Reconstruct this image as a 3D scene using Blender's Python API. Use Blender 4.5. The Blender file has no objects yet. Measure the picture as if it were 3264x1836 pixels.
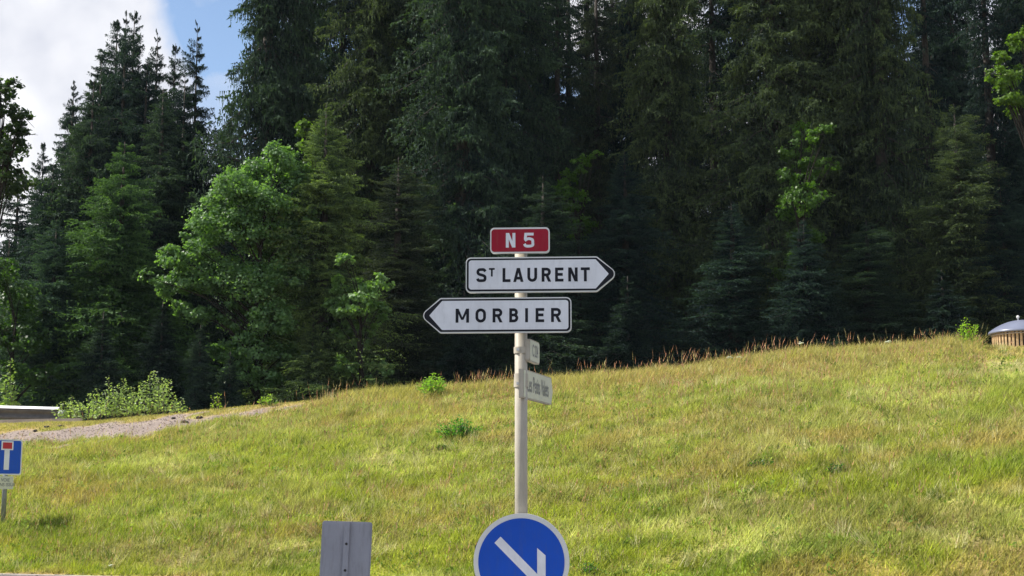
import bpy, bmesh, math, random
import numpy as np
from mathutils import Vector, Matrix

rnd = random.Random(5)
rng = np.random.default_rng(7)
SC = bpy.context.scene
COL = SC.collection
R = math.radians

# ------------------------------------------------------------------ camera
CAM = np.array([0.0, 0.0, 1.5])
FPX = 4484.0                       # focal length in photo pixels (3264 wide)
HZ = 1560.0                        # photo row of the eye-level line
PITCH = math.atan((HZ - 918.0) / FPX)
cam_d = bpy.data.cameras.new('camera')
cam = bpy.data.objects.new('camera', cam_d)
COL.objects.link(cam)
cam_d.sensor_width = 36.0
cam_d.lens = 36.0 * FPX / 3264.0
cam_d.clip_start = 0.1
cam_d.clip_end = 3000.0
cam.location = CAM
cam.rotation_euler = (R(90) + PITCH, 0, 0)
SC.camera = cam
cp, sp = math.cos(PITCH), math.sin(PITCH)


def P(px, py, Y):
    """point of the plane y = Y that the photo shows at px, py"""
    a, b = (px - 1632.0) / FPX, (918.0 - py) / FPX
    d = np.array([a, cp - b * sp, sp + b * cp])
    return CAM + d * (Y / d[1])


def proj(x, y, z):
    dz = z - CAM[2]
    dep = y * cp + dz * sp
    up = -y * sp + dz * cp
    return 1632.0 + FPX * x / dep, 918.0 - FPX * up / dep


# ------------------------------------------------------------------ light
SUN = Vector((-0.88, 0.13, 0.98)).normalized()   # towards the sun: left, a little behind the signs
SUN_EL = math.asin(SUN.z)
SUN_ROT = math.atan2(SUN.x, SUN.y)
world = bpy.data.worlds.new('World')
SC.world = world
world.use_nodes = True
nt = world.node_tree
nt.nodes.clear()


def N(t, kind, **kw):
    n = t.nodes.new(kind)
    for k, v in kw.items():
        if k == 'inp':
            for kk, vv in v.items():
                n.inputs[kk].default_value = vv
        else:
            setattr(n, k, v)
    return n


def math_node(t, op, a, b=None, clamp=False):
    n = t.nodes.new('ShaderNodeMath')
    n.operation = op
    n.use_clamp = clamp
    for i, v in enumerate((a, b)):
        if v is None:
            continue
        if isinstance(v, (int, float)):
            n.inputs[i].default_value = v
        else:
            t.links.new(v, n.inputs[i])
    return n.outputs[0]


def build_world():
    L = nt.links.new
    sky = N(nt, 'ShaderNodeTexSky', sky_type='NISHITA', sun_disc=False)
    sky.sun_elevation = SUN_EL
    sky.sun_rotation = SUN_ROT
    sky.altitude = 900
    bg1 = N(nt, 'ShaderNodeBackground', inp={'Strength': 0.12})
    L(sky.outputs[0], bg1.inputs[0])
    tc = N(nt, 'ShaderNodeTexCoord')
    D = tc.outputs['Generated']
    nrm = N(nt, 'ShaderNodeVectorMath', operation='NORMALIZE')
    L(D, nrm.inputs[0])
    D = nrm.outputs[0]
    n1 = N(nt, 'ShaderNodeTexNoise', inp={'Scale': 3.1, 'Detail': 8.0, 'Roughness': 0.55})
    L(D, n1.inputs['Vector'])
    n2 = N(nt, 'ShaderNodeTexNoise', inp={'Scale': 14.0, 'Detail': 6.0, 'Roughness': 0.6})
    L(D, n2.inputs['Vector'])

    def near(px, py, deg_in, deg_out):
        v = Vector(P(px, py, 10) - CAM).normalized()
        dt = N(nt, 'ShaderNodeVectorMath', operation='DOT_PRODUCT')
        L(D, dt.inputs[0])
        dt.inputs[1].default_value = v
        ang = math_node(nt, 'ARCCOSINE', dt.outputs['Value'])
        ang = math_node(nt, 'ADD', ang, math_node(nt, 'MULTIPLY', math_node(nt, 'SUBTRACT', n2.outputs[0], 0.5), R(3.2)))
        mr = N(nt, 'ShaderNodeMapRange', interpolation_type='SMOOTHSTEP')
        L(ang, mr.inputs['Value'])
        mr.inputs['From Min'].default_value = R(deg_in)
        mr.inputs['From Max'].default_value = R(deg_out)
        mr.inputs['To Min'].default_value = 1.0
        mr.inputs['To Max'].default_value = 0.0
        return mr.outputs[0]

    base = N(nt, 'ShaderNodeMapRange', interpolation_type='SMOOTHSTEP')
    L(n1.outputs[0], base.inputs['Value'])
    base.inputs['From Min'].default_value = 0.44
    base.inputs['From Max'].default_value = 0.56
    m = base.outputs[0]
    hole = near(720, 60, 1.6, 2.9)
    m = math_node(nt, 'MAXIMUM', m, near(-200, 450, 9.3, 10.6))
    thin = math_node(nt, 'MULTIPLY', math_node(nt, 'SUBTRACT', n2.outputs[0], 0.42, True), 1.4, True)
    m = math_node(nt, 'MAXIMUM', m, thin)
    m = math_node(nt, 'SUBTRACT', m, math_node(nt, 'MULTIPLY', hole, 0.85), True)
    n3 = N(nt, 'ShaderNodeTexNoise', inp={'Scale': 9.0, 'Detail': 5.0, 'Roughness': 0.5})
    L(D, n3.inputs['Vector'])
    cr = N(nt, 'ShaderNodeValToRGB')
    cr.color_ramp.elements[0].position = 0.38
    cr.color_ramp.elements[0].color = (0.56, 0.58, 0.65, 1)
    cr.color_ramp.elements[1].position = 0.60
    cr.color_ramp.elements[1].color = (0.84, 0.84, 0.86, 1)
    L(n3.outputs[0], cr.inputs[0])
    bg2 = N(nt, 'ShaderNodeBackground', inp={'Strength': 0.92})
    L(cr.outputs[0], bg2.inputs[0])
    mix = N(nt, 'ShaderNodeMixShader')
    L(m, mix.inputs[0])
    L(bg1.outputs[0], mix.inputs[1])
    L(bg2.outputs[0], mix.inputs[2])
    out = N(nt, 'ShaderNodeOutputWorld')
    L(mix.outputs[0], out.inputs[0])


build_world()
sun_d = bpy.data.lights.new('sun', 'SUN')
sun_d.energy = 5.0
sun_d.angle = R(0.5)
sun_d.color = (1.0, 0.95, 0.86)
sun_o = bpy.data.objects.new('sun', sun_d)
COL.objects.link(sun_o)
sun_o.rotation_euler = SUN.to_track_quat('Z', 'Y').to_euler()
sun_o.location = (-40, 10, 60)
SC.render.engine = 'CYCLES'
SC.cycles.max_bounces = 6
SC.cycles.diffuse_bounces = 3
SC.cycles.transmission_bounces = 4
SC.view_settings.view_transform = 'Standard'
SC.view_settings.look = 'None'
SC.view_settings.exposure = 0.55
SC.view_settings.gamma = 1.0
SC.view_settings.use_curve_mapping = False

# ------------------------------------------------------------------ helpers


def tag(o, label=None, cat=None, group=None, kind=None):
    if label: o['label'] = label
    if cat: o['category'] = cat
    if group: o['group'] = group
    if kind: o['kind'] = kind
    return o


def empty(name, loc, rz=0.0):
    o = bpy.data.objects.new(name, None)
    o.empty_display_size = 0.3
    o.location = loc
    o.rotation_euler = (0, 0, rz)
    COL.objects.link(o)
    return o


def link(name, me, mat=None, parent=None, loc=None, rot=None):
    o = bpy.data.objects.new(name, me)
    if mat is not None and not me.materials:
        me.materials.append(mat)
    COL.objects.link(o)
    if parent is not None: o.parent = parent
    if loc is not None: o.location = loc
    if rot is not None: o.rotation_euler = rot
    return o


def fast_mesh(name, verts, faces, attrs=None, colors=None, smooth=False):
    """verts (n,3), faces (m,k); attrs {name: per-face floats}; colors {name: per-face rgb}"""
    me = bpy.data.meshes.new(name)
    nf, k = faces.shape
    me.vertices.add(len(verts))
    me.vertices.foreach_set('co', np.ascontiguousarray(verts, dtype=np.float32).ravel())
    me.loops.add(nf * k)
    me.loops.foreach_set('vertex_index', np.ascontiguousarray(faces, dtype=np.int32).ravel())
    me.polygons.add(nf)
    me.polygons.foreach_set('loop_start', np.arange(0, nf * k, k, dtype=np.int32))
    me.update(calc_edges=True)
    if smooth:
        me.polygons.foreach_set('use_smooth', np.ones(nf, dtype=bool))
    for a, v in (attrs or {}).items():
        at = me.attributes.new(a, 'FLOAT', 'FACE')
        at.data.foreach_set('value', np.ascontiguousarray(v, dtype=np.float32))
    for a, v in (colors or {}).items():
        dom = 'FACE' if len(v) == nf else 'POINT'
        at = me.attributes.new(a, 'FLOAT_COLOR', dom)
        c = np.ones((len(v), 4), dtype=np.float32)
        c[:, :3] = v
        at.data.foreach_set('color', c.ravel())
    return me


def bm_mesh(name, bm, smooth=False):
    me = bpy.data.meshes.new(name)
    bmesh.ops.recalc_face_normals(bm, faces=bm.faces)
    bm.to_mesh(me)
    bm.free()
    if smooth:
        for p in me.polygons: p.use_smooth = True
    return me


def add_box(bm, c, s, bev=0.0):
    r = bmesh.ops.create_cube(bm, size=1.0)
    vs = r['verts']
    for v in vs:
        v.co = Vector((c[0] + v.co.x * s[0], c[1] + v.co.y * s[1], c[2] + v.co.z * s[2]))
    if bev > 0:
        es = list({e for v in vs for e in v.link_edges})
        bmesh.ops.bevel(bm, geom=es, offset=bev, segments=2, affect='EDGES')


def tube(bm, pts, rads, n=8, cap=True):
    pts = [Vector(p) for p in pts]
    rings = []
    for i, p in enumerate(pts):
        d = (pts[min(i + 1, len(pts) - 1)] - pts[max(i - 1, 0)]).normalized()
        a = d.cross(Vector((0, 0, 1)))
        if a.length < 1e-3: a = Vector((1, 0, 0))
        a.normalize()
        b = d.cross(a).normalized()
        rings.append([bm.verts.new(p + (a * math.cos(t) + b * math.sin(t)) * rads[i])
                      for t in [2 * math.pi * j / n for j in range(n)]])
    for r0, r1 in zip(rings[:-1], rings[1:]):
        for j in range(n):
            bm.faces.new((r0[j], r0[(j + 1) % n], r1[(j + 1) % n], r1[j]))
    if cap:
        bm.faces.new(rings[0][::-1])
        bm.faces.new(rings[-1])


def lathe(bm, prof, n=48):
    rings = []
    for r, z in prof:
        if r < 1e-5:
            rings.append([bm.verts.new((0, 0, z))])
        else:
            rings.append([bm.verts.new((r * math.cos(2 * math.pi * j / n), r * math.sin(2 * math.pi * j / n), z)) for j in range(n)])
    for a, b in zip(rings[:-1], rings[1:]):
        for j in range(n):
            k = (j + 1) % n
            if len(a) == 1 and len(b) == 1: continue
            if len(a) == 1: bm.faces.new((a[0], b[j], b[k]))
            elif len(b) == 1: bm.faces.new((a[j], a[k], b[0]))
            else: bm.faces.new((a[j], a[k], b[k], b[j]))


def round_poly(pts, radii, seg=7):
    out = []
    n = len(pts)
    for i in range(n):
        p0, p, p1 = Vector(pts[i - 1]), Vector(pts[i]), Vector(pts[(i + 1) % n])
        r = radii[i] if hasattr(radii, '__len__') else radii
        if r <= 0:
            out.append(p.copy()); continue
        a, b = (p0 - p).normalized(), (p1 - p).normalized()
        half = math.acos(max(-1, min(1, a.dot(b)))) / 2
        t = r / math.tan(half)
        c = p + (a + b).normalized() * (r / math.sin(half))
        s, e = p + a * t, p + b * t
        a0 = math.atan2(s.y - c.y, s.x - c.x)
        a1 = math.atan2(e.y - c.y, e.x - c.x)
        d = (a1 - a0 + math.pi) % (2 * math.pi) - math.pi
        for k in range(seg + 1):
            t_ = a0 + d * k / seg
            out.append(c + Vector((math.cos(t_), math.sin(t_))) * r)
    return out


def plate(bm, poly, front, back, bev=0.0):
    """solid plate from an outline in (u, v), between y = front and y = back (front faces -Y)"""
    f = [bm.verts.new((p[0], front, p[1])) for p in poly]
    b = [bm.verts.new((p[0], back, p[1])) for p in poly]
    n = len(poly)
    ff = bm.faces.new(f)
    bm.faces.new(b[::-1])
    for i in range(n):
        bm.faces.new((f[i], b[i], b[(i + 1) % n], f[(i + 1) % n]))
    if bev > 0:
        bmesh.ops.bevel(bm, geom=list(ff.edges), offset=bev, segments=2, affect='EDGES')


# value noise in numpy
_T = rng.random((256, 256))


def vnoise(x, y):
    xi, yi = np.floor(x).astype(int), np.floor(y).astype(int)
    fx, fy = x - xi, y - yi
    fx, fy = fx * fx * (3 - 2 * fx), fy * fy * (3 - 2 * fy)
    g = lambda a, b: _T[a & 255, b & 255]
    return (g(xi, yi) * (1 - fx) + g(xi + 1, yi) * fx) * (1 - fy) + (g(xi, yi + 1) * (1 - fx) + g(xi + 1, yi + 1) * fx) * fy


def fbm(x, y, f, oct=4, ox=0.0):
    s = 0; a = 1.0; tot = 0
    for i in range(oct):
        s = s + a * vnoise(x * f + ox + 17.3 * i, y * f + 9.1 * i + ox * 1.7)
        tot += a; a *= 0.55; f = f * 2.03
    return s / tot


def sstep(a, b, v):
    t = np.clip((v - a) / (b - a), 0, 1)
    return t * t * (3 - 2 * t)


# ------------------------------------------------------------------ materials
MATS = {}


def mat(name, rgb, rough=0.6, metal=0.0, spec=0.5, var=0.0, vscale=6.0, bump=0.0, bscale=60.0, var2=None, grime=0.0):
    if name in MATS: return MATS[name]
    m = bpy.data.materials.new(name)
    m.use_nodes = True
    t = m.node_tree
    b = t.nodes['Principled BSDF']
    b.inputs['Base Color'].default_value = (*rgb, 1)
    b.inputs['Roughness'].default_value = rough
    b.inputs['Metallic'].default_value = metal
    b.inputs['Specular IOR Level'].default_value = spec
    tc = N(t, 'ShaderNodeTexCoord')
    if var > 0:
        n = N(t, 'ShaderNodeTexNoise', inp={'Scale': vscale, 'Detail': 6.0, 'Roughness': 0.65})
        t.links.new(tc.outputs['Object'], n.inputs['Vector'])
        cr = N(t, 'ShaderNodeValToRGB')
        c2 = var2 or tuple(c * (1 - var) for c in rgb)
        cr.color_ramp.elements[0].position = 0.35
        cr.color_ramp.elements[0].color = (*c2, 1)
        cr.color_ramp.elements[1].position = 0.65
        cr.color_ramp.elements[1].color = (*[min(1, c * (1 + var * 0.4)) for c in rgb], 1)
        t.links.new(n.outputs[0], cr.inputs[0])
        t.links.new(cr.outputs[0], b.inputs['Base Color'])
        rr = N(t, 'ShaderNodeMapRange')
        t.links.new(n.outputs[0], rr.inputs[0])
        rr.inputs[3].default_value = min(1, rough + 0.12)
        rr.inputs[4].default_value = max(0.05, rough - 0.12)
        t.links.new(rr.outputs[0], b.inputs['Roughness'])
    if grime > 0:
        mp = N(t, 'ShaderNodeMapping')
        mp.inputs['Scale'].default_value = (34, 34, 5)
        t.links.new(tc.outputs['Object'], mp.inputs[0])
        n = N(t, 'ShaderNodeTexNoise', inp={'Scale': 1.0, 'Detail': 7.0, 'Roughness': 0.7})
        t.links.new(mp.outputs[0], n.inputs['Vector'])
        mr = N(t, 'ShaderNodeMapRange')
        t.links.new(n.outputs[0], mr.inputs[0])
        mr.inputs[1].default_value = 0.50; mr.inputs[2].default_value = 0.72
        mr.inputs[3].default_value = 0.0; mr.inputs[4].default_value = grime
        mx = N(t, 'ShaderNodeMix', data_type='RGBA')
        src = b.inputs['Base Color'].links[0].from_socket
        t.links.new(mr.outputs[0], mx.inputs[0])
        t.links.new(src, mx.inputs[6])
        mx.inputs[7].default_value = (0.13, 0.12, 0.095, 1)
        t.links.new(mx.outputs[2], b.inputs['Base Color'])
    if bump > 0:
        n = N(t, 'ShaderNodeTexNoise', inp={'Scale': bscale, 'Detail': 5.0, 'Roughness': 0.6})
        t.links.new(tc.outputs['Object'], n.inputs['Vector'])
        bp = N(t, 'ShaderNodeBump', inp={'Strength': bump, 'Distance': 0.02})
        t.links.new(n.outputs[0], bp.inputs['Height'])
        t.links.new(bp.outputs[0], b.inputs['Normal'])
    MATS[name] = m
    return m


def leaf_mat(name, dark, light, trans=0.35, tcol=None, rough=0.55, hue_var=0.0, spec=0.35):
    """foliage: 'tone' per face runs dark to light; Object colour tints the single plant"""
    m = bpy.data.materials.new(name)
    m.use_nodes = True
    t = m.node_tree
    L = t.links.new
    b = t.nodes['Principled BSDF']
    at = N(t, 'ShaderNodeAttribute', attribute_name='tone')
    cr = N(t, 'ShaderNodeValToRGB')
    cr.color_ramp.elements[0].color = (*dark, 1)
    cr.color_ramp.elements[1].color = (*light, 1)
    L(at.outputs['Fac'], cr.inputs[0])
    oi = N(t, 'ShaderNodeObjectInfo')
    mx = N(t, 'ShaderNodeMix', data_type='RGBA', blend_type='MULTIPLY')
    mx.inputs[0].default_value = 1.0
    L(cr.outputs[0], mx.inputs[6])
    L(oi.outputs['Color'], mx.inputs[7])
    L(mx.outputs[2], b.inputs['Base Color'])
    b.inputs['Roughness'].default_value = rough
    b.inputs['Specular IOR Level'].default_value = spec
    tr = N(t, 'ShaderNodeBsdfTranslucent')
    tm = N(t, 'ShaderNodeMix', data_type='RGBA', blend_type='MULTIPLY')
    tm.inputs[0].default_value = 1.0
    L(mx.outputs[2], tm.inputs[6])
    tm.inputs[7].default_value = (*(tcol or (1.6, 1.7, 0.7)), 1)
    L(tm.outputs[2], tr.inputs[0])
    ms = N(t, 'ShaderNodeMixShader')
    ms.inputs[0].default_value = trans
    L(b.outputs[0], ms.inputs[1])
    L(tr.outputs[0], ms.inputs[2])
    L(ms.outputs[0], t.nodes['Material Output'].inputs[0])
    return m


def color_attr_mat(name, attr='col', up=0.0, rough=0.7, trans=0.0, bump=0.0, bscale=30.0, fine=0.0, spec=0.3, tmul=(1.3, 1.35, 0.7)):
    m = bpy.data.materials.new(name)
    m.use_nodes = True
    t = m.node_tree
    L = t.links.new
    b = t.nodes['Principled BSDF']
    at = N(t, 'ShaderNodeAttribute', attribute_name=attr)
    col = at.outputs['Color']
    tc = N(t, 'ShaderNodeTexCoord')
    if fine > 0:
        n = N(t, 'ShaderNodeTexNoise', inp={'Scale': 22.0, 'Detail': 8.0, 'Roughness': 0.75})
        L(tc.outputs['Object'], n.inputs['Vector'])
        mr = N(t, 'ShaderNodeMapRange')
        L(n.outputs[0], mr.inputs[0])
        mr.inputs[1].default_value = 0.3; mr.inputs[2].default_value = 0.7
        mr.inputs[3].default_value = 1 - fine; mr.inputs[4].default_value = 1 + fine
        mx = N(t, 'ShaderNodeMix', data_type='RGBA', blend_type='MULTIPLY')
        mx.inputs[0].default_value = 1.0
        L(col, mx.inputs[6]); L(mr.outputs[0], mx.inputs[7])
        col = mx.outputs[2]
    L(col, b.inputs['Base Color'])
    b.inputs['Roughness'].default_value = rough
    b.inputs['Specular IOR Level'].default_value = spec
    if bump > 0:
        n = N(t, 'ShaderNodeTexNoise', inp={'Scale': bscale, 'Detail': 6.0, 'Roughness': 0.7})
        L(tc.outputs['Object'], n.inputs['Vector'])
        bp = N(t, 'ShaderNodeBump', inp={'Strength': bump, 'Distance': 0.04})
        L(n.outputs[0], bp.inputs['Height'])
        L(bp.outputs[0], b.inputs['Normal'])
    if trans > 0:
        tr = N(t, 'ShaderNodeBsdfTranslucent')
        if up > 0:
            ge = N(t, 'ShaderNodeNewGeometry')
            mu = N(t, 'ShaderNodeMix', data_type='VECTOR')
            mu.inputs[0].default_value = up
            L(ge.outputs['Normal'], mu.inputs[4]); mu.inputs[5].default_value = (0, 0, 1)
            nn = N(t, 'ShaderNodeVectorMath', operation='NORMALIZE')
            L(mu.outputs[1], nn.inputs[0])
            L(nn.outputs[0], b.inputs['Normal'])
        tm = N(t, 'ShaderNodeMix', data_type='RGBA', blend_type='MULTIPLY')
        tm.inputs[0].default_value = 1.0
        L(col, tm.inputs[6]); tm.inputs[7].default_value = (*tmul, 1)
        L(tm.outputs[2], tr.inputs[0])
        ms = N(t, 'ShaderNodeMixShader')
        ms.inputs[0].default_value = trans
        L(b.outputs[0], ms.inputs[1]); L(tr.outputs[0], ms.inputs[2])
        L(ms.outputs[0], t.nodes['Material Output'].inputs[0])
    return m


M_ground = color_attr_mat('meadow_soil', rough=0.9, bump=0.8, bscale=14.0, fine=0.35)
M_blade = color_attr_mat('grass_blades', up=0.62, rough=0.75, trans=0.35, spec=0.15)
M_needle = leaf_mat('spruce_needles', (0.018, 0.031, 0.031), (0.086, 0.122, 0.060), 0.22, (1.7, 1.9, 0.6), rough=0.7, spec=0.12)  # bluish dark end stands in for veiling over the wood
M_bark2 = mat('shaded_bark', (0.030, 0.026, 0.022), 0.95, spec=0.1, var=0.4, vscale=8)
M_leaf = leaf_mat('broad_leaves', (0.034, 0.072, 0.020), (0.130, 0.200, 0.055), 0.42, (1.7, 1.9, 0.5), rough=0.45)
M_bark = mat('bark', (0.045, 0.038, 0.032), 0.9, var=0.5, vscale=8, bump=0.6, bscale=20)
M_twig = mat('twig_bark', (0.10, 0.085, 0.06), 0.85, var=0.3, vscale=20)
M_asphalt = mat('asphalt', (0.055, 0.055, 0.057), 0.85, var=0.25, vscale=2.0, bump=0.5, bscale=120)
M_kerb = mat('kerb_concrete', (0.42, 0.37, 0.34), 0.85, var=0.2, vscale=5, bump=0.3, bscale=80)
M_post = mat('post_cream_paint', (0.47, 0.425, 0.345), 0.5, spec=0.3, var=0.12, vscale=4, grime=0.22)
M_white = mat('white_reflective_film', (0.79, 0.80, 0.84), 0.5, spec=0.3, var=0.10, vscale=5, grime=0.13)
M_whiteedge = mat('white_painted_edge', (0.72, 0.72, 0.70), 0.38, var=0.05)
M_black = mat('black_sign_film', (0.006, 0.007, 0.014), 0.5, spec=0.25, var=0.2)
M_red = mat('red_sign_film', (0.34, 0.005, 0.024), 0.5, spec=0.25, var=0.08, vscale=3, grime=0.25)
M_red2 = mat('bright_red_sign_film', (0.50, 0.012, 0.03), 0.42, var=0.08, vscale=3)
M_blue = mat('blue_sign_film', (0.008, 0.085, 0.53), 0.45, spec=0.25, var=0.10, vscale=2.5, grime=0.14)
M_cream = mat('cream_sign_film', (0.62, 0.62, 0.50), 0.45, var=0.07, vscale=4)
M_galv = mat('galvanised_steel', (0.30, 0.31, 0.34), 0.48, metal=0.55, var=0.18, vscale=7)
M_grey = mat('grey_powder_coat', (0.33, 0.33, 0.375), 0.50, var=0.10, vscale=3, grime=0.35)
M_steel = mat('guardrail_steel', (0.20, 0.20, 0.205), 0.6, metal=0.3, var=0.2, vscale=5)
M_text = mat('grey_print', (0.20, 0.20, 0.20), 0.5)
M_dome = mat('grey_plastic_lid', (0.17, 0.19, 0.27), 0.32, spec=0.5, var=0.08, vscale=3, grime=0.3)
M_wood = mat('larch_slats', (0.52, 0.36, 0.19), 0.7, var=0.4, vscale=9, bump=0.3, bscale=40)
M_dark = mat('dark_plastic_liner', (0.03, 0.026, 0.024), 0.7, var=0.2)
M_stone = mat('pinkish_limestone', (0.27, 0.215, 0.185), 0.9, var=0.35, vscale=30, bump=0.4)
M_darkstone = mat('dark_clod', (0.05, 0.04, 0.035), 0.95, var=0.3, vscale=12, bump=0.5)

# ------------------------------------------------------------------ terrain
# road edge: from (-8.5, 23.4) towards (7.3, 20); meadow bank climbs to the crest; flat plateau behind
RX = np.array([-600, 0, 300, 560, 900, 1200, 1640, 2000, 2534, 3040, 3264, 3900.])
RY = np.array([1372, 1354, 1343, 1320, 1286, 1266, 1240, 1205, 1142, 1104, 1110, 1100.])


def crest(x, y):
    px = 1632 + FPX * (x / np.maximum(y, 8.0)) * 1.0
    px = np.clip(px, -900, 4200)
    ry = np.interp(px, RX, RY)
    Rd = 36.0 - (px - 0) / 3264.0 * 4.0
    Rd = np.clip(Rd, 30.5, 37)
    zR = 1.5 + Rd * np.tan(PITCH + np.arctan((918 - ry) / FPX))
    return Rd, zR


def road_edge(x):
    return 23.35 - 0.33 * (x + 8.5)


def terrain(x, y):
    x = np.asarray(x, float); y = np.asarray(y, float)
    Rd, zR = crest(x, y)
    y0 = np.clip(road_edge(x), 14, 30)
    s = np.clip((y - y0) / (Rd - y0), 0, 1)
    g = 1.10 * s - 0.10 * s ** 3
    g = g * sstep(-0.02, 0.10, s) * 0.985 + 0.015
    z = 0.12 + (zR - 0.12) * g
    bump = (fbm(x, y, 0.55, 4, 3.0) - 0.5) * 0.30 + (fbm(x, y, 2.1, 3, 8.0) - 0.5) * 0.10
    z = z + bump * sstep(0.0, 0.12, s) * (1 - 0.75 * sstep(0.86, 1.0, s))
    beyond = np.clip(y - Rd, 0, None)
    z = z - 0.05 * sstep(0, 3, beyond)
    far = np.clip(y - 75, 0, None)
    z = z + 0.02 * far + (fbm(x, y, 0.01, 3) - 0.5) * 0.06 * far
    z = np.where(y < y0 - 0.02, -0.004 - 0.35 * sstep(0, 1, (y0 - 0.02 - y) / 0.2) * 0, z)
    side = np.clip(np.abs(x) - 45, 0, None)
    z = np.where(y > y0, z * (1 - 0.3 * sstep(0, 200, side)), z)
    return z


def gravel_mask(px, py, n):
    up = np.interp(px, [-300, 0, 150, 300, 500, 700, 900, 1080], [1400, 1387, 1371, 1357, 1341, 1320, 1297, 1277])
    lo = np.interp(px, [-300, 0, 200, 400, 600, 800, 1000, 1100], [1432, 1425, 1417, 1392, 1362, 1329, 1294, 1270])
    o = (n - 0.5) * 44
    a = sstep(-5, 5, py + o - up) * sstep(-5, 7, lo - py + o)
    return a * (px < 1120)


def meadow_col(x, y, jitter=True):
    """rgb base colour of the sward at x, y (patches of species)"""
    Rd, zR = crest(x, y)
    y0 = road_edge(x)
    s = np.clip((y - y0) / (Rd - y0), 0, 1)
    green = np.array([0.315, 0.355, 0.045])
    deep = np.array([0.18, 0.26, 0.030])
    straw = np.array([0.58, 0.57, 0.24])
    red = np.array([0.47, 0.33, 0.145])
    olive = np.array([0.37, 0.345, 0.135])
    yel = np.array([0.44, 0.46, 0.075])
    xs, ys = x, y * 2.6           # patches stretched along the bank
    n1 = fbm(xs, ys, 0.42, 4, 1.0); n2 = fbm(xs, ys, 0.60, 4, 31.0); n3 = fbm(xs, ys, 0.80, 4, 57.0); n4 = fbm(xs, ys, 0.55, 4, 83.0)
    n5 = fbm(xs, ys, 0.9, 4, 12.0)
    c = np.ones((len(x), 1)) * green
    mixc = lambda c, k, w: c * (1 - w[:, None]) + k * w[:, None]
    c = mixc(c, yel, sstep(0.45, 0.72, n4) * 0.75 * (0.35 + 0.65 * s))
    c = mixc(c, olive, sstep(0.48, 0.68, n1) * 0.75)
    c = mixc(c, deep, sstep(0.52, 0.72, n2) * (0.75 - 0.35 * s))
    c = mixc(c, straw, sstep(0.55, 0.72, n3) * 0.62)
    c = mixc(c, red, sstep(0.52, 0.70, fbm(xs, ys, 0.5, 4, 140.0)) * 0.55)
    # the patches that stand out on this bank
    zz = terrain(x, y)
    qx, qy = proj(x, y, zz)
    wob = (n5 - 0.5) * 0.9
    for bx, by, rx, ry, k, wt in [(2080, 1215, 200, 28, red, .6), (2560, 1200, 260, 30, red, .45), (2600, 1400, 170, 30, red, .5), (3190, 1390, 110, 40, red, .5), (200, 1560, 160, 60, red, .45),
                                  (1450, 1310, 90, 26, red, .5), (2500, 1430, 160, 34, straw, .6), (2900, 1270, 240, 40, straw, .55), (3200, 1190, 110, 40, straw, .6), (500, 1480, 130, 28, straw, .7),
                                  (1250, 1480, 200, 36, straw, .45), (3120, 1640, 160, 40, straw, .45), (1900, 1290, 60, 20, straw, .6), (2380, 1620, 260, 44, olive * .78, .65), (2850, 1650, 330, 60, olive * .82, .6),
                                  (600, 1760, 300, 50, olive * .8, .5), (1200, 1720, 160, 60, olive, .5), (2430, 1470, 70, 16, deep * .8, .6), (2650, 1490, 90, 20, deep * .8, .6), (2980, 1480, 120, 26, deep, .55),
                                  (120, 1700, 120, 40, deep * .75, .7), (1180, 1640, 60, 50, deep * .8, .5), (1900, 1640, 120, 60, yel, .5), (2700, 1740, 200, 50, deep * 1.1, .5), (850, 1480, 150, 40, yel, .4)]:
        d = ((qx - bx) / rx) ** 2 + ((qy - by) / ry) ** 2
        c = mixc(c, k, (1 - sstep(0.2, 1.5, d + wob)) * wt)
    crest_band = sstep(0.84, 0.97, s + (n5 - 0.5) * 0.22) * (0.55 + 0.35 * n1)
    c = mixc(c, red * 1.0, crest_band * 0.85)
    c = c * (0.83 + 0.34 * n5)[:, None]
    c = c * (0.72 + 0.66 * fbm(x, y, 6.5, 2, 200.0))[:, None] * np.array([1.02, 1.07, .82])
    c = mixc(c, straw * 1.05, sstep(.3, .9, s) * .22)
    return c


def build_terrain():
    def axis(a, b, step, far):
        core = np.arange(a, b + 1e-6, step)
        out = [b + step * 1.35 ** k for k in range(1, 40)]
        hi = np.array([v for v in np.cumsum([step * 1.35 ** k for k in range(1, 40)]) + b if v < far])
        lo = np.array([v for v in a - np.cumsum([step * 1.35 ** k for k in range(1, 40)]) if v > -far])
        return np.concatenate([lo[::-1], core, hi])
    xs = axis(-19, 19, 0.14, 900)
    ys = axis(17, 41, 0.11, 1100)
    X, Y = np.meshgrid(xs, ys)
    x, y = X.ravel(), Y.ravel()
    z = terrain(x, y)
    nx, ny = len(xs), len(ys)
    i = np.arange(nx * ny).reshape(ny, nx)
    f = np.stack([i[:-1, :-1], i[:-1, 1:], i[1:, 1:], i[1:, :-1]], -1).reshape(-1, 4)
    px, py = proj(x, np.maximum(y, 5), z)
    g = gravel_mask(px, py, fbm(x, y, 1.3, 3, 5.0)) * (y > 20) * (y < 38)
    c = meadow_col(x, y) * np.array([0.80, 0.66, 0.9])
    grav = np.array([0.27, 0.215, 0.185]) * (0.8 + 0.4 * fbm(x, y, 3.0, 3, 2.0))[:, None]
    c = c * (1 - g[:, None]) + grav * g[:, None]
    Rd, _ = crest(x, y)
    duff = sstep(3.0, 7.0, y - Rd)
    c = c * (1 - duff[:, None]) + np.array([0.05, 0.04, 0.022]) * duff[:, None]
    me = fast_mesh('ground', np.stack([x, y, z], 1), f, colors={'col': c}, smooth=True)
    o = link('ground', me, M_ground)
    tag(o, kind='structure')
    return o


build_terrain()


def ground_z(x, y):
    return float(terrain(np.array([x]), np.array([y]))[0])


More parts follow.
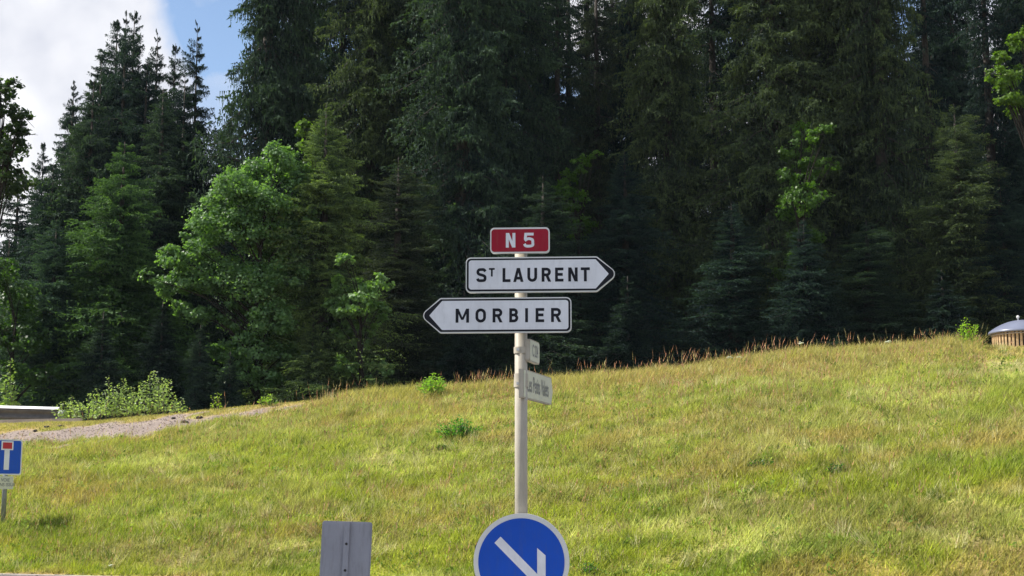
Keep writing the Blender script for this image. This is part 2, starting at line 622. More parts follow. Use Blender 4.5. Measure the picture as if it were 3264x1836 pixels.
def on_bank(px, py):
    """distance at which the photo's row py meets the bank"""
    Ys = np.arange(20.5, 33.5, .05)
    pts = np.array([P(px, py, Y) for Y in Ys])
    d = terrain(pts[:, 0], pts[:, 1]) - pts[:, 2]
    i = np.argmax(d > 0)
    return float(Ys[i]) if d[i] > 0 else float(Ys[np.argmin(np.abs(d))])


# road in front, kerb at its far side, and the island that carries the signs
def build_road():
    bm = bmesh.new()
    pts = [(-60, road_edge(-60) if False else 30.0), (-40, 29.8), (-8.5, 23.35), (7.3, 20.1), (40, 14.0), (60, 14.0)]
    xs = np.linspace(-60, 60, 61)
    top = [bm.verts.new((x, float(np.clip(road_edge(x), 14, 30)) - 0.22, 0.0)) for x in xs]
    bot = [bm.verts.new((x, -40.0, 0.0)) for x in xs]
    for i in range(len(xs) - 1):
        bm.faces.new((bot[i], bot[i + 1], top[i + 1], top[i]))
    tag(link('road', bm_mesh('road', bm), M_asphalt), kind='structure')
    # kerb: separate stones one metre long as parts of the kerb line
    k = empty('kerb', (0, 0, 0))
    tag(k, kind='structure')
    ang = math.atan(-0.33)
    bm = bmesh.new()
    add_box(bm, (0, 0, 0), (0.992, 0.20, 0.30), 0.018)
    me = bm_mesh('kerb_stone', bm)
    d = Vector((math.cos(ang), math.sin(ang)))
    for i in range(-6, 24):
        c = Vector((-8.5, 23.35 - 0.11)) + d * (i + 0.5)
        link('kerb_stone', me, M_kerb, k, (c.x, c.y, 0.0), (rnd.uniform(-.006, .006), 0, ang))
    # island
    isl = bmesh.new()
    poly = round_poly([(-1.3, 8.55), (1.4, 8.55), (2.2, 10.3), (-2.1, 10.3)], 0.4)
    f = [isl.verts.new((p.x, p.y, 0.13)) for p in poly]
    b = [isl.verts.new((p.x, p.y, 0.001)) for p in poly]
    isl.faces.new(f)
    for i in range(len(poly)):
        isl.faces.new((f[i], b[i], b[(i + 1) % len(poly)], f[(i + 1) % len(poly)]))
    tag(link('traffic_island', bm_mesh('traffic_island', isl), M_kerb), kind='structure')


build_road()

# ------------------------------------------------------------------ lettering
W_ = 0.20


def catmull(pts, seg=6):
    out = []
    P_ = [Vector(p) for p in pts]
    for i in range(len(P_) - 1):
        p0, p1, p2, p3 = P_[max(i - 1, 0)], P_[i], P_[i + 1], P_[min(i + 2, len(P_) - 1)]
        for k in range(seg):
            t = k / seg
            out.append(0.5 * ((2 * p1) + (p2 - p0) * t + (2 * p0 - 5 * p1 + 4 * p2 - p3) * t * t + (3 * p1 - p0 - 3 * p2 + p3) * t ** 3))
    out.append(P_[-1])
    return out


def arc(cx, cy, rx, ry, a0, a1, n=9):
    return [(cx + rx * math.cos(R(a0 + (a1 - a0) * k / n)), cy + ry * math.sin(R(a0 + (a1 - a0) * k / n))) for k in range(n + 1)]


def glyph(ch, W, w=W_):
    h = w / 2
    if ch == 'L': return [('s', [(h, 1), (h, h), (W, h)])]
    if ch == 'T': return [('s', [(0, 1 - h), (W, 1 - h)]), ('s', [(W / 2, 1 - w), (W / 2, 0)])]
    if ch == 'I': return [('s', [(W / 2, 1), (W / 2, 0)])]
    if ch == 'E': return [('s', [(W, 1 - h), (h, 1 - h), (h, h), (W, h)]), ('s', [(w, .515), (W * .92, .515)])]
    if ch == 'N': return [('s', [(h, 0), (h, 1)]), ('s', [(W - h, 0), (W - h, 1)]), ('p', [(w * .1, 1), (w * 1.1, 1), (W - w * .1, 0), (W - w * 1.1, 0)])]
    if ch == 'A':
        c = W / 2
        return [('p', [(0, 0), (w, 0), (c + w * .40, 1), (c - w * .55, 1)]), ('p', [(W, 0), (c + w * .55, 1), (c - w * .40, 1), (W - w, 0)]), ('s', [(W * .2, .27), (W * .8, .27)])]
    if ch == 'U': return [('s', [(h, 1)] + arc(W / 2, W / 2, W / 2 - h, W / 2 - h, 180, 360, 12) + [(W - h, 1)])]
    if ch == 'O':
        r = W / 2 - h
        return [('c', arc(W / 2, 1 - W / 2, r, r, 0, 180, 12) + arc(W / 2, W / 2, r, r, 180, 360, 12))]
    if ch == 'R':
        r = (0.98 - h - .47) / 2
        return [('s', [(h, 0), (h, 1)]), ('s', [(h, 1 - h), (W - r - h, 1 - h)] + arc(W - r - h, 1 - h - r, r, r, 90, -90, 10)[1:] + [(h, 1 - h - 2 * r)]),
                ('p', [(W * .40, .46), (W * .40 + w * 1.05, .46), (W + .02, 0), (W + .02 - w * 1.08, 0)])]
    if ch == 'B':
        r1 = (1 - h - .52) / 2; r2 = (.52 - h) / 2
        return [('s', [(h, 0), (h, 1)]), ('s', [(h, 1 - h), (W - r1 - h - .03, 1 - h)] + arc(W - r1 - h - .03, 1 - h - r1, r1, r1, 90, -90, 10)[1:] + [(h, .52)]),
                ('s', [(h, .52), (W - r2 - h, .52)] + arc(W - r2 - h, .52 - r2, r2, r2, 90, -90, 10)[1:] + [(h, h)])]
    if ch == 'M':
        return [('s', [(h, 0), (h, 1)]), ('s', [(W - h, 0), (W - h, 1)]), ('p', [(w * .1, 1), (w * 1.05, 1), (W / 2 + w * .38, .2), (W / 2 - w * .42, .2)]),
                ('p', [(W - w * .1, 1), (W / 2 + w * .42, .2), (W / 2 - w * .38, .2), (W - w * 1.05, 1)])]
    if ch == 'S':
        return [('s', catmull([(W - h * .8, .76), (W * .74, .885), (W * .5, 1 - h), (W * .24, .87), (h, .73), (W * .22, .585), (W * .5, .51), (W * .80, .42), (W - h, .265), (W * .78, .13), (W * .48, h), (W * .20, .125), (h * .7, .25)]))]
    if ch == '5':
        return [('s', [(W * .95, 1 - h), (h + .05, 1 - h), (h + .02, .56)]), ('s', catmull([(h - .02, .47), (W * .33, .575), (W * .56, .60), (W * .83, .52), (W - h, .335), (W * .85, .15), (W * .5, h), (W * .2, .12), (h * .5, .25)]))]
    return []


def add_strip(bm, pts, w, y, closed=False):
    pts = [Vector(p) for p in pts]
    n = len(pts)
    L_, R_ = [], []
    for i, p in enumerate(pts):
        a = pts[i - 1] if (i > 0 or closed) else None
        b = pts[(i + 1) % n] if (i < n - 1 or closed) else None
        da = (p - a).normalized() if a is not None else None
        db = (b - p).normalized() if b is not None else None
        if da is None: da = db
        if db is None: db = da
        na, nb = Vector((-da.y, da.x)), Vector((-db.y, db.x))
        m = (na + nb).normalized()
        k = 1 / max(0.5, m.dot(na))
        L_.append(bm.verts.new((p.x + m.x * k * w / 2, y, p.y + m.y * k * w / 2)))
        R_.append(bm.verts.new((p.x - m.x * k * w / 2, y, p.y - m.y * k * w / 2)))
    for i in range(n if closed else n - 1):
        j = (i + 1) % n
        bm.faces.new((L_[i], R_[i], R_[j], L_[j]))


def add_glyph(bm, ch, u0, v0, W, H, y, w=W_):
    """glyph of cap height H and width W (same units), left-bottom corner u0, v0"""
    k = 0
    for kind, pts in glyph(ch, W / H, w):
        q = [(u0 + p[0] * H, v0 + p[1] * H) for p in pts]
        yy = y - 0.00012 * k
        k += 1
        if kind == 'p':
            bm.faces.new([bm.verts.new((a, yy, b)) for a, b in q])
        else:
            add_strip(bm, q, w * H, yy, kind == 'c')


def font_mesh(name, text, size, align='CENTER', squeeze=1.0, weight=0.0):
    cu = bpy.data.curves.new(name, 'FONT')
    cu.body = text; cu.size = size; cu.align_x = align; cu.align_y = 'CENTER'
    cu.offset = weight
    o = bpy.data.objects.new('tmp', cu)
    COL.objects.link(o)
    dg = bpy.context.evaluated_depsgraph_get()
    me = bpy.data.meshes.new_from_object(o.evaluated_get(dg))
    bpy.data.objects.remove(o)
    bpy.data.curves.remove(cu)
    me.transform(Matrix.Rotation(R(90), 4, 'X') @ Matrix.Diagonal((squeeze, 1, 1, 1)))
    me.name = name
    return me


# ------------------------------------------------------------------ the sign post
YS = 9.4
POST_PX = 1661.0
YAW = R(-3.5)


def build_sign_post():
    pc = P(POST_PX, 1000, YS)
    root = empty('direction_sign', (pc[0], YS + 0.085, 0.13))
    tag(root, 'cream post with red route plate, two white arrow signs and a round blue arrow sign', 'road sign')
    z0 = 0.13
    zpx = lambda py: P(POST_PX, py, YS)[2] - z0
    sc = lambda py: abs(P(POST_PX, py - 50, YS)[2] - P(POST_PX, py + 50, YS)[2]) / 100.0    # metres per photo pixel
    r = 0.0425
    bm = bmesh.new()
    tube(bm, [(0, 0, 0), (0, 0, zpx(735))], [r, r], 28)
    link('post', bm_mesh('post', bm, False), M_post, root)
    for p in bpy.data.meshes['post'].polygons: p.use_smooth = len(p.vertices) == 4
    bm = bmesh.new()
    lathe(bm, [(r + .003, 0), (r + .003, .02), (r * .7, .03), (0, .033)], 24)
    link('post_cap', bm_mesh('post_cap', bm, True), M_dark, root, (0, 0, zpx(735) - 0.012))

    front = -(r + 0.012)

    def panel(name, outer, layers, glyphs, cy, body_mat, label=None, depth=0.034, letters=None):
        """outer and layers are outlines in photo px relative to the post axis and row cy"""
        s = sc(cy)
        hx = Vector((0, 0, zpx(cy)))
        pv = link(name, None_mesh(name, outer, s, front - depth, front), body_mat, root, hx, (0, 0, YAW))
        if label: pv['label'] = label
        y = front - depth
        for i, (nm, poly, m_) in enumerate(layers):
            bm = bmesh.new()
            y0 = y - 0.0012 * (i + 1)
            f = [bm.verts.new((p[0] * s, y0, p[1] * s)) for p in poly]
            bm.faces.new(f)
            link(nm, bm_mesh(nm, bm), m_, pv)
        yl = y - 0.0012 * (len(layers) + 1)
        if glyphs:
            bm = bmesh.new()
            for ch, x0, x1, yb, yt, *ww in glyphs:
                add_glyph(bm, ch, x0 * s, yb * s, (x1 - x0) * s, (yt - yb) * s, yl, ww[0] if ww else W_)
            me = bpy.data.meshes.new('lettering')
            bm.to_mesh(me); bm.free()
            link('lettering', me, letters, pv)
        # clamps and rails behind
        bm = bmesh.new()
        us = [p[0] for p in outer]; vs = [p[1] for p in outer]
        for v in (min(vs) + 18, max(vs) - 18):
            add_box(bm, (((min(us) + max(us)) / 2) * s, front + 0.008, v * s), ((max(us) - min(us)) * s * 0.8, 0.014, 0.03), 0.003)
        link('mounting_rail', bm_mesh('mounting_rail', bm), M_galv, pv)
        bm = bmesh.new()
        lathe(bm, [(r + .001, -.018), (r + .006, -.018), (r + .006, .018), (r + .001, .018)], 24)
        cl = link('clamp', bm_mesh('clamp', bm), M_galv, pv, (0, 0, 0))
        return pv

    def None_mesh(name, outer, s, y0, y1):
        bm = bmesh.new()
        plate(bm, [(p[0] * s, p[1] * s) for p in outer], y0, y1, 0.003)
        return bm_mesh(name, bm)

    zx = lambda v: 1300 + v / 3.578 - POST_PX
    zy = lambda v, c: -(700 + v / 3.578 - c)

    # route plate N 5
    c = 766.0
    ox = [(zx(953), -40.7), (zx(1622), -40.7), (zx(1622), 40.7), (zx(953), 40.7)]
    ix = [(zx(967), -36.5), (zx(1608), -36.5), (zx(1608), 35.5), (zx(967), 35.5)]
    panel('route_plate', round_poly(ox, 13), [('red_face', round_poly(ix, 10), M_red)],
          [('N', zx(1130), zx(1237), zy(319, c), zy(153, c), .20), ('5', zx(1330), zx(1448), zy(321, c), zy(153, c), .185)], c, M_whiteedge, 'red plate with white N 5', letters=M_white)
    # ST LAURENT arrow
    c = 875.5
    ht, hb = 56.0, -56.5
    outer = round_poly([(zx(675), hb), (zx(2155), hb), (zx(2395), 0), (zx(2155), ht), (zx(675), ht)], [16, 10, 20, 10, 16])
    blk = round_poly([(zx(687), hb + 4), (zx(2150), hb + 4), (zx(2382), 0), (zx(2150), ht - 4), (zx(687), ht - 4)], [13, 8, 18, 8, 13])
    wh = round_poly([(zx(709), -46.5), (zx(2140), -46.5), (zx(2287), 0), (zx(2140), 46.5), (zx(709), 46.5)], [9, 5, 3, 5, 9])
    yb, yt = zy(712, c) , zy(553, c)
    gl = [(ch, zx(a), zx(b), yb, yt) for ch, a, b in [('L', 1092, 1182), ('A', 1213, 1328), ('U', 1372, 1482), ('R', 1533, 1637), ('E', 1684, 1778), ('N', 1832, 1938), ('T', 1973, 2075)]]
    gl.append(('S', zx(797), zx(910), zy(710, c), zy(551, c)))
    gl.append(('T', zx(938), zx(1003), zy(648, c), zy(551, c), .21))
    panel('arrow_panel', outer, [('black_border', blk, M_black), ('white_face', wh, M_white)], gl, c, M_whiteedge, 'white arrow panel pointing right with black letters ST LAURENT', letters=M_black)
    # MORBIER arrow
    c = 1004.0
    outer = round_poly([(zx(150), 0), (zx(380), hb), (zx(1870), hb), (zx(1870), ht), (zx(380), ht)], [20, 10, 16, 16, 10])
    blk = round_poly([(zx(162), 0), (zx(386), hb + 4), (zx(1858), hb + 4), (zx(1858), ht - 4), (zx(386), ht - 4)], [18, 8, 13, 13, 8])
    wh = round_poly([(zx(256), 0), (zx(403), -46.5), (zx(1836), -46.5), (zx(1836), 46.5), (zx(403), 46.5)], [3, 5, 9, 9, 5])
    yb, yt = zy(1172, c), zy(1012, c)
    gl = [(ch, zx(a), zx(b), yb, yt) for ch, a, b in [('M', 557, 710), ('O', 783, 902), ('R', 978, 1088), ('B', 1167, 1269), ('I', 1348, 1378), ('E', 1465, 1562), ('R', 1640, 1752)]]
    panel('arrow_panel', outer, [('black_border', blk, M_black), ('white_face', wh, M_white)], gl, c, M_whiteedge, 'white arrow panel pointing left with black letters MORBIER', letters=M_black)

    # two cream plates seen nearly edge on, running away from the camera on the right of the post
    def side_plate(name, u0, v_lo, v_hi, u1, tip, text, tsize, py, yaw, off, label, radius):
        h = v_hi - v_lo
        pts = [(u0, v_lo), (u1, v_lo), (u1 + tip, (v_lo + v_hi) / 2), (u1, v_hi), (u0, v_hi)] if tip > 0 else [(u0, v_lo), (u1, v_lo), (u1, v_hi), (u0, v_hi)]
        bm = bmesh.new()
        plate(bm, round_poly(pts, radius), -0.03, 0.0, 0.003)
        pv = link(name, bm_mesh(name, bm), M_post, root, (off[0], off[1], zpx(py)), (0, 0, yaw))
        pv['label'] = label
        e = 0.008
        pin = [(p[0] + (e if p[0] < (u0 + u1) / 2 else -e), p[1] + (e if p[1] < (v_lo + v_hi) / 2 else (-e if p[1] > (v_lo + v_hi) / 2 + 1e-4 else 0))) for p in pts]
        if tip > 0: pin[2] = (pts[2][0] - 1.5 * e, pts[2][1])
        bm = bmesh.new()
        f = [bm.verts.new((p[0], -0.0315, p[1])) for p in round_poly(pin, radius * .8)]
        bm.faces.new(f)
        link('cream_face', bm_mesh('cream_face', bm), M_cream, pv)
        me = font_mesh('lettering', text, tsize, squeeze=0.62, weight=tsize * 0.012)
        link('lettering', me, M_text, pv, ((u0 + u1) / 2 + .01, -0.033, (v_lo + v_hi) / 2))
        bm = bmesh.new()
        lathe(bm, [(r + .001, -.022), (r + .007, -.022), (r + .007, .022), (r + .001, .022)], 24)
        cl = link('clamp', bm_mesh('clamp', bm), M_post, root, (0, 0, zpx(py)))
        add = bmesh.new()
        add_box(add, (-0.012, -r - .014, 0), (0.02, 0.018, 0.02), .003)
        link('bolt', bm_mesh('bolt', add), M_whiteedge, root, (-0.01, 0, zpx(py)))
        return pv

    # local +u points away from the camera and to the right
    ya = R(75.5)
    side_plate('name_plate', 0.0, -0.098, 0.098, 0.84, 0.05, 'Les Petits Valets', 0.155, 1221, ya, (-0.016, -r - .045), 'cream arrow plate lettered Les Petits Valets', 0.008)
    side_plate('number_plate', 0.0, -0.076, 0.076, 0.30, 0.0, 'C 224', 0.115, 1113, R(76), (0.028, -r + .005), 'small cream plate with a road number', 0.02)
    # extra clamp bands that show on the left flank of the post
    for py, hh in ((1112, .028), (1200, .05)):
        bm = bmesh.new()
        lathe(bm, [(r + .001, -hh / 2), (r + .005, -hh / 2), (r + .005, hh / 2), (r + .001, hh / 2)], 24)
        link('clamp', bm_mesh('clamp', bm), M_post, root, (0, 0, zpx(py)))

    # round mandatory sign
    c = 1791.0
    s = sc(c)
    cx = (1664.0 - POST_PX)
    ring = lambda rad, n=96: [(cx * s + rad * s * math.cos(2 * math.pi * k / n), rad * s * math.sin(2 * math.pi * k / n)) for k in range(n)]
    bm = bmesh.new()
    plate(bm, ring(155.5), front - 0.045, front - 0.008, 0.006)
    pv = link('round_panel', bm_mesh('round_panel', bm), M_whiteedge, root, (0, 0, zpx(c)), (0, 0, YAW))
    pv['label'] = 'round blue sign with white arrow pointing down to the right'
    bm = bmesh.new()
    bm.faces.new([bm.verts.new((a, front - 0.0465, b)) for a, b in ring(140.0)])
    link('blue_face', bm_mesh('blue_face', bm), M_blue, pv)
    k = s * 155.0 / 443.6
    ar = [(-193, 232), (-250, 174), (-2 - 0 + 91 - 0, -165 + 0)]
    # shaft from the upper left, head as a right angle
    shaft = [(-193, 232), (-250, 174), (60, -136), (147, -165), (147, -107)]
    shaft = [(-193, 232), (-250, 174), (89, -165), (-147, -165), (-79, -243), (225, -243), (225, 61), (147, 129), (147, -108)]
    bm = bmesh.new()
    bm.faces.new([bm.verts.new((cx * s + a * k, front - 0.048, b * k)) for a, b in shaft])
    link('white_arrow', bm_mesh('white_arrow', bm), M_white, pv)
    # dark plate bolted back to back behind the round sign
    bm = bmesh.new()
    sq = round_poly([(-155, -150), (100, -150), (100, 100), (-120, 104), (-143, 82), (-155, 60)], 4)
    plate(bm, [(p[0] * s, p[1] * s) for p in sq], r + .01, r + .035)
    link('rear_plate', bm_mesh('rear_plate', bm), M_dark, root, (0, 0, zpx(1806)), (0, 0, YAW))
    return root


build_sign_post()


# grey sign seen from behind
def build_back_sign():
    Y = 14.0
    s = Y / FPX / cp * 1.0
    c = P(1092, 1800, Y)
    root = empty('low_road_sign', (c[0], Y, 0.0))
    root.rotation_euler = (0, R(2.0), R(6))
    tag(root, 'plain grey back of a low rectangular sign, left of the round blue sign', 'road sign')
    zt = P(1108, 1662, Y)[2]
    w, h = 0.49, 0.70
    bm = bmesh.new()
    plate(bm, round_poly([(-w / 2, zt - h), (w / 2, zt - h), (w / 2, zt), (-w / 2, zt)], 0.028), 0.0, 0.02, 0.004)
    pv = link('back_panel', bm_mesh('back_panel', bm), M_grey, root)
    bm = bmesh.new()
    add_box(bm, (0.0, -0.004, zt - h / 2), (w - 0.03, 0.006, h - .03), 0.002)
    link('rim', bm_mesh('rim', bm), M_grey, pv)
    bm = bmesh.new()
    # channel rail: web and two flanges
    add_box(bm, (-0.002, -0.032, zt - 0.6 + .002), (0.058, 0.006, 1.19), 0.002)
    add_box(bm, (-0.029, -0.020, zt - 0.6 + .002), (0.006, 0.026, 1.19), 0.002)
    add_box(bm, (0.026, -0.020, zt - 0.6 + .002), (0.006, 0.026, 1.19), 0.002)
    link('rail', bm_mesh('rail', bm), M_grey, root)
    for z in (zt - .215, zt - .47):
        bm = bmesh.new()
        lathe(bm, [(0, 0), (.013, 0), (.013, .004), (.007, .006), (0, .006)], 10)
        link('bolt', bm_mesh('bolt', bm), M_dark, root, (0.0, -0.034, z), (R(90), 0, 0))
    return root


build_back_sign()


# dead end sign far left
def build_dead_end():
    Y = 26.0
    c = P(17, 1457, Y)
    gz = ground_z(c[0], Y)
    root = empty('dead_end_sign', (c[0], Y, gz - 0.05))
    tag(root, 'square blue dead end sign with white bar and red top, cream plate below it', 'road sign')
    s = 1 / (FPX / Y)
    zc = P(20, 1457, Y)[2] - gz + .05
    H = 113 * s / 2
    yaw = R(55)
    bm = bmesh.new()
    tube(bm, [(0, 0.05, 0), (0, 0.05, zc + H)], [0.045, 0.045], 10)
    link('post', bm_mesh('post', bm, True), M_galv, root)
    bm = bmesh.new()
    sq = lambda a: round_poly([(-a, -a), (a, -a), (a, a), (-a, a)], 0.04)
    plate(bm, sq(H), -0.04, -0.005, 0.004)
    pv = link('blue_panel', bm_mesh('blue_panel', bm), M_whiteedge, root, (0, 0, zc), (0, 0, yaw))

    def face(name, pts, y, m_):
        bm = bmesh.new()
        bm.faces.new([bm.verts.new((a, y, b)) for a, b in pts])
        link(name, bm_mesh(name, bm), m_, pv)
    face('blue_face', [(p.x, p.y) for p in sq(H - 0.026)], -0.042, M_blue)
    u = H / 56.5
    face('white_stem', [(-9.5 * u, -40 * u), (9.5 * u, -40 * u), (9.5 * u, 24 * u), (-9.5 * u, 24 * u)], -0.044, M_white)
    face('white_surround', [(-22 * u, 22 * u), (22 * u, 22 * u), (22 * u, 50 * u), (-22 * u, 50 * u)], -0.046, M_white)
    face('red_bar', [(-17 * u, 26 * u), (17 * u, 26 * u), (17 * u, 46 * u), (-17 * u, 46 * u)], -0.048, M_red2)
    bm = bmesh.new()
    plate(bm, round_poly([(-30 * s, -21 * s), (30 * s, -21 * s), (30 * s, 20 * s), (-30 * s, 20 * s)], 0.02), -0.035, -0.005, 0.003)
    p2 = link('sub_plate', bm_mesh('sub_plate', bm), M_cream, root, (0, 0, zc - H - 23 * s), (0, 0, yaw))
    me = font_mesh('lettering', 'VOIE\nSANS ISSUE', 0.085, weight=.001)
    link('lettering', me, M_text, p2, (0, -0.037, 0.0))


build_dead_end()


# guardrail at the far left
def build_guardrail():
    a = P(-420, 1289, 40.4); b = P(190, 1305, 39.2)
    a, b = Vector(a), Vector(b)
    g = ground_z(b.x, b.y)
    root = empty('guardrail', (b.x, b.y, g))
    tag(root, 'galvanised steel guardrail with bright top edge beside the pale shrubs', 'guardrail')
    d = (a - b)
    L = d.length
    ang = math.atan2(d.y, d.x)
    slope = math.atan2(d.z, math.hypot(d.x, d.y))
    h = 0.31
    prof = [(0.0, 0.0), (0.035, -0.006), (0.045, -0.05), (0.04, -0.09), (-0.015, -0.125), (-0.02, -0.155), (-0.015, -0.185), (0.04, -0.22), (0.045, -0.26), (0.035, -0.304), (0.0, -h)]
    bm = bmesh.new()
    rows = []
    xs = [0.0, 0.25, 0.5] + [1.0 + 2 * i for i in range(int(L / 2))]
    for x in xs:
        rows.append([bm.verts.new((x, p[0], p[1])) for p in prof])
    for r0, r1 in zip(rows[:-1], rows[1:]):
        for i in range(len(prof) - 1):
            bm.faces.new((r0[i], r0[i + 1], r1[i + 1], r1[i]))
    bmesh.ops.solidify(bm, geom=bm.faces[:], thickness=0.008)
    link('beam', bm_mesh('beam', bm, True), M_steel, root, (0, 0, b.z - g), (0, -slope, ang))
    bm = bmesh.new()
    tri = [(0.075, -0.02), (0.01, 0.05), (-0.045, -0.02)]  # prism added, tilted and coloured pale as the beam's sunlit edge
    e0 = [bm.verts.new((-L / 2, a_, b_)) for a_, b_ in tri]; e1 = [bm.verts.new((L / 2, a_, b_)) for a_, b_ in tri]
    bm.faces.new(e0); bm.faces.new(e1[::-1])
    for q in range(3): bm.faces.new((e0[q], e1[q], e1[(q + 1) % 3], e0[(q + 1) % 3]))
    link('lit_edge', bm_mesh('lit_edge', bm), mat('sunlit_edge_white', (0.78, 0.79, 0.80), 0.45, metal=0.0, var=.05), root,
         (math.cos(ang) * L / 2, math.sin(ang) * L / 2, b.z - g + math.tan(slope) * L / 2 + .014), (0, -slope, ang))
    bm = bmesh.new()
    rr = []
    for k in range(9):
        t = R(-90 + 180 * k / 8)
        rr.append([bm.verts.new((-0.22 * math.cos(t), 0.06 * math.sin(t), p[1])) for p in ((0, -.03), (0, -.15), (0, -.28))])
    for r0, r1 in zip(rr[:-1], rr[1:]):
        for i in range(2): bm.faces.new((r0[i], r0[i + 1], r1[i + 1], r1[i]))
    bmesh.ops.solidify(bm, geom=bm.faces[:], thickness=0.006)
    link('end_piece', bm_mesh('end_piece', bm, True), M_galv, root, (0, 0, b.z - g), (0, 0, ang))
    bm = bmesh.new()
    add_box(bm, (0, -0.09, 0.14), (0.06, 0.10, 1.1), 0.004)
    me = bm_mesh('post', bm)
    for i in range(int(L / 2)):
        x = 0.6 + 2.0 * i
        link('post', me, M_galv, root, (math.cos(ang) * x, math.sin(ang) * x, b.z - g - 0.72 + math.tan(slope) * x), (0, 0, ang))
    # pale kerb in front of the rail
    bm = bmesh.new()
    add_box(bm, (0, 0, 0), (0.99, 0.16, 0.22), 0.015)
    me = bm_mesh('upper_kerb_stone', bm)
    k = empty('upper_kerb', (0, 0, 0)); tag(k, kind='structure')
    for i in range(9):
        c = P(200 - i * 115, 1341 + i * 2.2, 37.2)
        link('kerb_stone', me, M_kerb, k, (c[0], 37.2 + rnd.uniform(-.01, .01), c[2] - 0.055), (0, R(-1.0), 0))


build_guardrail()


# half buried waste container with a domed lid
def build_container():
    Y = 36.0
    c = P(3259, 1062, Y)
    gz = ground_z(c[0], Y)
    root = empty('waste_container', (c[0], Y, gz - 0.05))
    tag(root, 'round half buried waste container with grey domed lid and upright wooden slats', 'waste container')
    s = 1 / (FPX / Y)
    zr = c[2] - (gz - 0.05)
    Rl, Rb = 104 * s, 92 * s
    bm = bmesh.new()
    hh = 42 * s
    prof = [(Rb - .02, -0.02), (Rl, -0.02), (Rl + .01, 0.0), (Rl, 0.03), (Rl * .97, 0.055)]
    for k in range(1, 12):
        t = R(90 * k / 11)
        prof.append((Rl * .965 * (1 - k / 11) if k < 11 else 0.0, 0.06 + (hh - 0.06) * (1 - (1 - k / 11) ** 2.1)))
    lathe(bm, prof, 64)
    lid = link('lid', bm_mesh('lid', bm, True), M_dome, root, (0, 0, zr))
    bm = bmesh.new()
    lathe(bm, [(0, 0), (.018, 0), (.018, .06), (.035, .075), (.04, .11), (.025, .14), (0, .145)], 12)
    link('knob', bm_mesh('knob', bm, True), M_whiteedge, lid, (-12 * s, 0, hh - .02))
    bm = bmesh.new()
    lathe(bm, [(Rb - .03, 0), (Rb - .03, zr), (0, zr)], 48)
    link('liner', bm_mesh('liner', bm, True), M_dark, root)
    n = 48
    bm = bmesh.new()
    add_box(bm, (0, 0, 0), (0.062, 0.028, zr - 0.03), 0.006)
    me = bm_mesh('slat', bm)
    for k in range(n):
        t = 2 * math.pi * k / n
        link('slat', me, M_wood, root, (Rb * math.cos(t), Rb * math.sin(t), zr / 2 + rnd.uniform(-.008, .008)), (0, rnd.uniform(-.01, .01), t + R(90)))
    bm = bmesh.new()
    lathe(bm, [(Rb + .012, zr - .075), (Rb + .024, zr - .075), (Rb + .024, zr - .045), (Rb + .012, zr - .045)], 64)
    link('hoop', bm_mesh('hoop', bm, True), M_kerb, root)


build_container()

# ------------------------------------------------------------------ conifers


def branch_template(seed, n_tw=13, dens=1.0):
    """one drooping spruce bough, unit length along +x: arrays P, D, L, W, tone of little needle sprays"""
    g = np.random.default_rng(seed)
    Pp, Dd, Ll, Ww, Tt = [], [], [], [], []

    def axis(s):
        return np.array([s, 0, 0.06 * s - 0.34 * s ** 2 + 0.20 * s ** 4])
    for side in (-1, 1):
        for k in range(n_tw):
            s = 0.10 + 0.88 * (k + g.uniform(0, .8)) / n_tw
            p0 = axis(s)
            L = (0.10 + 0.34 * (1 - s) ** 0.8) * g.uniform(.65, 1.15) * (0.5 + 0.5 * min(1, s / .3))
            a = R(g.uniform(42, 68)) * side
            d = np.array([math.cos(a), math.sin(a), g.uniform(-.85, .15)])
            m = max(3, int(dens * (3 + L * 17)))
            for j in range(m):
                t = (j + g.uniform(.2, .9)) / m
                q = p0 + d * L * t + np.array([0, 0, -0.18 * L * t * t])
                if g.random() < 0.56:          # hanging twiglets
                    dd = np.array([g.normal(0, .28), g.normal(0, .28), -1.0])
                    l = g.uniform(.04, .14) * (1.1 - .5 * s)
                else:
                    b = a + R(g.uniform(-55, 55))
                    dd = np.array([math.cos(b), math.sin(b), g.uniform(-.55, .15)])
                    l = g.uniform(.045, .10)
                Pp.append(q); Dd.append(dd / np.linalg.norm(dd)); Ll.append(l); Ww.append(g.uniform(.011, .023))
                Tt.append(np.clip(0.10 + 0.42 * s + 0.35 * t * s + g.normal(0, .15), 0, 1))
    for k in range(9):                          # bough tip
        s = 0.8 + .2 * g.random()
        dd = np.array([1, g.normal(0, .35), g.normal(-.1, .3)])
        Pp.append(axis(s)); Dd.append(dd / np.linalg.norm(dd)); Ll.append(g.uniform(.06, .11)); Ww.append(.028); Tt.append(g.uniform(.5, 1))
    return [np.array(v) for v in (Pp, Dd, Ll, Ww, Tt)]


TPL = [branch_template(100 + i, 15, 1.15) for i in range(6)]
TPL_UP = TPL


